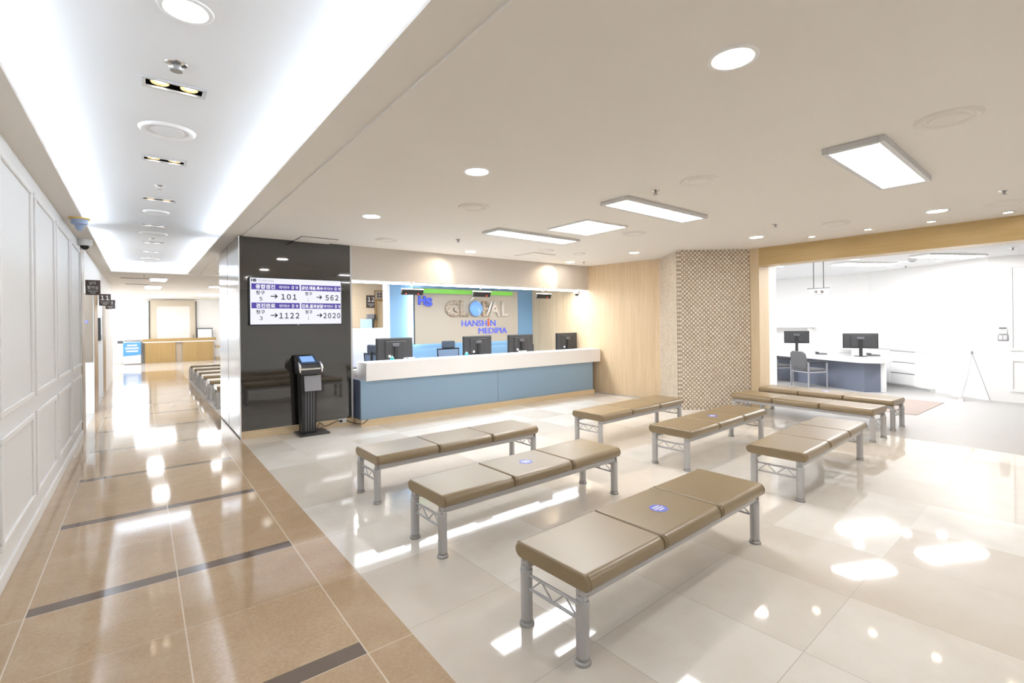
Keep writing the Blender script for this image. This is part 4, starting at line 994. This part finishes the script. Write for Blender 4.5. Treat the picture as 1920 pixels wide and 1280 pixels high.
def visitor_chair(x, y, rz, label):
    t = thing('visitor_chair', label, 'chair', (x, y, 0), rz, 'grey visitor chairs at the office desk')
    for sx in (-1, 1):
        for sy in (-1, 1):
            MB().tube([(sx * 0.24, sy * 0.22, 0), (sx * 0.24, sy * 0.22, 0.545 if sy > 0 else 0.55)], 0.017, 10).build('leg', 'grey', t, smooth=True)
        MB().tube([(sx * 0.24, 0.22, 0.535), (sx * 0.24, 0.05, 0.55), (sx * 0.24, -0.22, 0.55)], 0.018, 10).build('armrest', 'charcoal', t, smooth=True)
    MB().tube([(-0.24, -0.22, 0.33), (-0.24, 0.22, 0.33), (0.24, 0.22, 0.33), (0.24, -0.22, 0.33)], 0.014, 8, True).build('seat_frame', 'grey', t, smooth=True)
    MB().box(-0.215, 0.215, -0.21, 0.22, 0.345, 0.40).build('seat', 'fabric', t, bevel=0.02, seg=3)
    pts = [(-0.20, 0.42), (0.20, 0.42), (0.215, 0.60), (0.20, 0.72), (0.14, 0.765), (-0.14, 0.765), (-0.20, 0.72), (-0.215, 0.60)]
    MB().extr([[(a, -0.235 - (z - 0.42) * 0.15, z) for a, z in pts], [(a, -0.195 - (z - 0.42) * 0.15, z) for a, z in pts]], lambda q: q).build('backrest', 'fabric', t, bevel=0.012, seg=3)
    return t
# chair faces the desk (towards +x), its back to the hall
visitor_chair(11.26, 4.31, R(-117), 'grey fabric armchair with its back to the hall in front of the office desk')
visitor_chair(11.78, 5.18, R(-117), 'grey chair mostly hidden behind the wooden column, only an arm showing')
# cabinets along the slanted wall
ux, uy = cos(ang), sin(ang)
t = thing('cabinet', 'white low cabinet with three dark-lined drawers along the office wall', 'cabinet', (12.165, 2.42, 0), ang)
L = 1.5
MB().box(0, L, 0.004, 0.13, 0.06, 0.765).build('body', 'office_white', t)
MB().box(0, L, 0.004, 0.145, 0.765, 0.795).build('top', 'lgrey', t)
MB().box(0.0, L, 0.004, 0.11, 0.0, 0.06).build('plinth', 'lgrey', t)
for z in (0.09, 0.315, 0.54):
    d = MB().box(0.30, 0.86, 0.13, 0.15, z, z + 0.205).build('drawer', 'office_white', t); MB().box(0.30, 0.86, 0.13, 0.142, z + 0.206, z + 0.222).build('handle_gap', 'grey', d)
for k in range(1): MB().box(0.88 + k * 0.48, 1.48 + k * 0.48, 0.13, 0.15, 0.09, 0.76).build('door', 'office_white', t)
t = thing('wall_shelf', 'plain white wall shelf above the left office monitor', 'shelf', (13.05, 5.4, 1.235)); MB().box(-0.28, 0, -0.58, 0.75, 0, 0.03).build('board', 'corian', t); MB().box(-0.2, 0, -0.5, -0.47, -0.12, 0).box(-0.2, 0, 0.5, 0.53, -0.12, 0).build('support', 'office_white', t)
# hanging sign
t = thing('hanging_sign', 'white sign hanging from the office ceiling on two dark rods', 'sign', (9.5, 3.46, 2.47), R(-80))
for s in (-0.075, 0.075): MB().cyl((s, 0, 0), (s, 0, -0.48), 0.007, 8).build('rod', 'dgrey', t, smooth=True)
MB().box(-0.15, 0.15, -0.02, 0.02, -0.625, -0.49).build('plate', 'white', t); MB().box(-0.17, 0.17, -0.025, 0.025, -0.495, -0.48).build('top_bar', 'grey', t)
text('lettering', '채', 'sign', -0.065, -0.02, -0.575, -0.525, -0.02, t, 0.002, 0.02); text('lettering', '혈', 'sign', 0.03, 0.075, -0.575, -0.525, -0.02, t, 0.002, 0.02)
MB().box(-0.06, 0.07, -0.022, -0.02, -0.60, -0.592).build('small_print', 'grey', t)
# light fittings of the office
def olamp(x, y, w, d, label, rz=0.0):
    t = thing('panel_light', label, 'ceiling light', (x, y, 2.47), rz, 'panel lights of the office'); MB().box(-w / 2, w / 2, -d / 2, d / 2, -0.03, 0).build('frame', 'white', t, bevel=0.01); MB().box(-w / 2 + 0.03, w / 2 - 0.03, -d / 2 + 0.03, d / 2 - 0.03, -0.036, -0.028).build('diffuser', 'e_office', t)
olamp(10.53, 1.92, 1.15, 0.36, 'long white glowing panel light in the office ceiling, right one', R(-27)); olamp(10.65, 3.12, 1.15, 0.36, 'long white glowing panel light in the office ceiling, middle one', R(-27))
olamp(8.80, 2.62, 0.95, 0.34, 'white glowing panel light just behind the wooden beam', R(-27)); olamp(10.4, 5.4, 1.0, 0.6, 'white glowing panel light over the office desk, hidden by the column')
for x, y, l in ((9.82, 4.25, 'round downlight in the office ceiling left of the hanging sign'), (9.83, 3.0, 'round downlight in the office ceiling right of the hanging sign'), (11.0, 2.62, 'round downlight in the office ceiling above the slanted wall'), (11.37, 2.2, 'round downlight in the office ceiling right of the grey disc')):
    downlight(x, y, l, 2.47, 0.07, 'e_office', 'office downlights')
t = thing('smoke_detector', 'grey round detector on the office ceiling', 'detector', (10.66, 2.41, 2.47)); MB().lathe([(0, 0), (0.07, 0), (0.065, -0.03), (0.04, -0.045), (0, -0.045)], seg=24).build('body', 'lgrey', t, smooth=True); MB().lathe([(0.04, -0.045), (0.03, -0.055), (0, -0.055)], seg=20).build('cap', 'grey', t, smooth=True)
sprinkler(12.05, 2.83, 'sprinkler head on the office ceiling near the slanted wall', 2.47); sprinkler(10.3, 1.15, 'sprinkler head on the office ceiling at the right edge', 2.47)
# wall controls
t = thing('thermostat', 'white thermostat with grey display on the office wall', 'thermostat', (11.617, 1.425, 1.21), R(-0.7)); MB().box(-0.02, 0.0, -0.052, 0.052, -0.055, 0.06).build('body', 'lgrey', t, bevel=0.003); MB().box(-0.022, -0.02, -0.045, 0.045, 0.028, 0.052).build('display', 'dgrey', t); MB().box(-0.022, -0.02, -0.03, -0.02, 0.0, 0.01).box(-0.022, -0.02, -0.01, 0, 0.0, 0.01).box(-0.022, -0.02, 0.01, 0.02, 0.0, 0.01).build('buttons', 'grey', t)
t = thing('light_switch', 'grey framed double light switch below the thermostat', 'switch', (11.617, 1.425, 1.09), R(-0.7)); MB().box(-0.015, 0.0, -0.065, 0.065, -0.05, 0.05).build('plate', 'grey', t, bevel=0.003); MB().box(-0.02, -0.015, -0.05, -0.005, -0.035, 0.035).box(-0.02, -0.015, 0.005, 0.05, -0.035, 0.035).build('rocker', 'lgrey', t)
t = thing('power_socket', 'white double socket low on the slanted office wall', 'socket', (11.97, 2.127, 0.32), ang); MB().box(-0.05, 0.05, 0.0, 0.012, -0.07, 0.06).build('plate', 'white', t, bevel=0.003); MB().box(-0.02, -0.008, 0.012, 0.016, 0.015, 0.035).box(-0.02, -0.008, 0.012, 0.016, -0.03, -0.01).build('holes', 'grey', t)
# folding banner stand seen from its side and back
t = thing('banner_stand', 'white X-legged banner stand seen edge-on by the slanted wall', 'banner stand', (11.2, 1.86, 0))
MB().extr([[(-0.02, 0.02, 0.06), (0.16, 0.20, 0.06), (0.165, 0.195, 0.06), (-0.015, 0.015, 0.06)], [(0.03, 0.0, 0.8), (0.21, 0.18, 0.8), (0.215, 0.175, 0.8), (0.035, -0.005, 0.8)], [(0.06, -0.02, 1.55), (0.24, 0.16, 1.55), (0.245, 0.155, 1.55), (0.065, -0.025, 1.55)]], lambda q: q).build('banner', 'white', t)
MB().tube([(-0.03, 0.04, 0.01), (0.02, -0.05, 0.42), (0.06, -0.10, 0.83)], 0.007, 8).build('front_leg', 'lgrey', t, smooth=True)
MB().tube([(0.06, -0.10, 0.83), (0.22, -0.19, 0.42), (0.40, -0.27, 0.01)], 0.007, 8).build('rear_leg', 'lgrey', t, smooth=True)
MB().tube([(0.06, -0.10, 0.83), (0.085, -0.12, 1.0), (0.085, -0.11, 1.15), (0.06, -0.08, 1.32), (0.02, -0.03, 1.5)], 0.006, 8).build('bow_pole', 'lgrey', t, smooth=True)
MB().lathe([(0, -0.02), (0.016, -0.02), (0.016, 0.03), (0, 0.03)], 0.06, -0.10, 0.83, 12).build('hub', 'grey', t, smooth=True)
MB().box(-0.04, 0.03, 0.0, 0.07, 0, 0.03).build('foot_clip', 'white', t)
# floor mat
t = tag(box('floor_mat', 'mat_', 9.1, 10.75, 2.03, 3.2, 0.0, 0.006), 'dusty pink floor mat behind the rear sideways bench', 'mat')
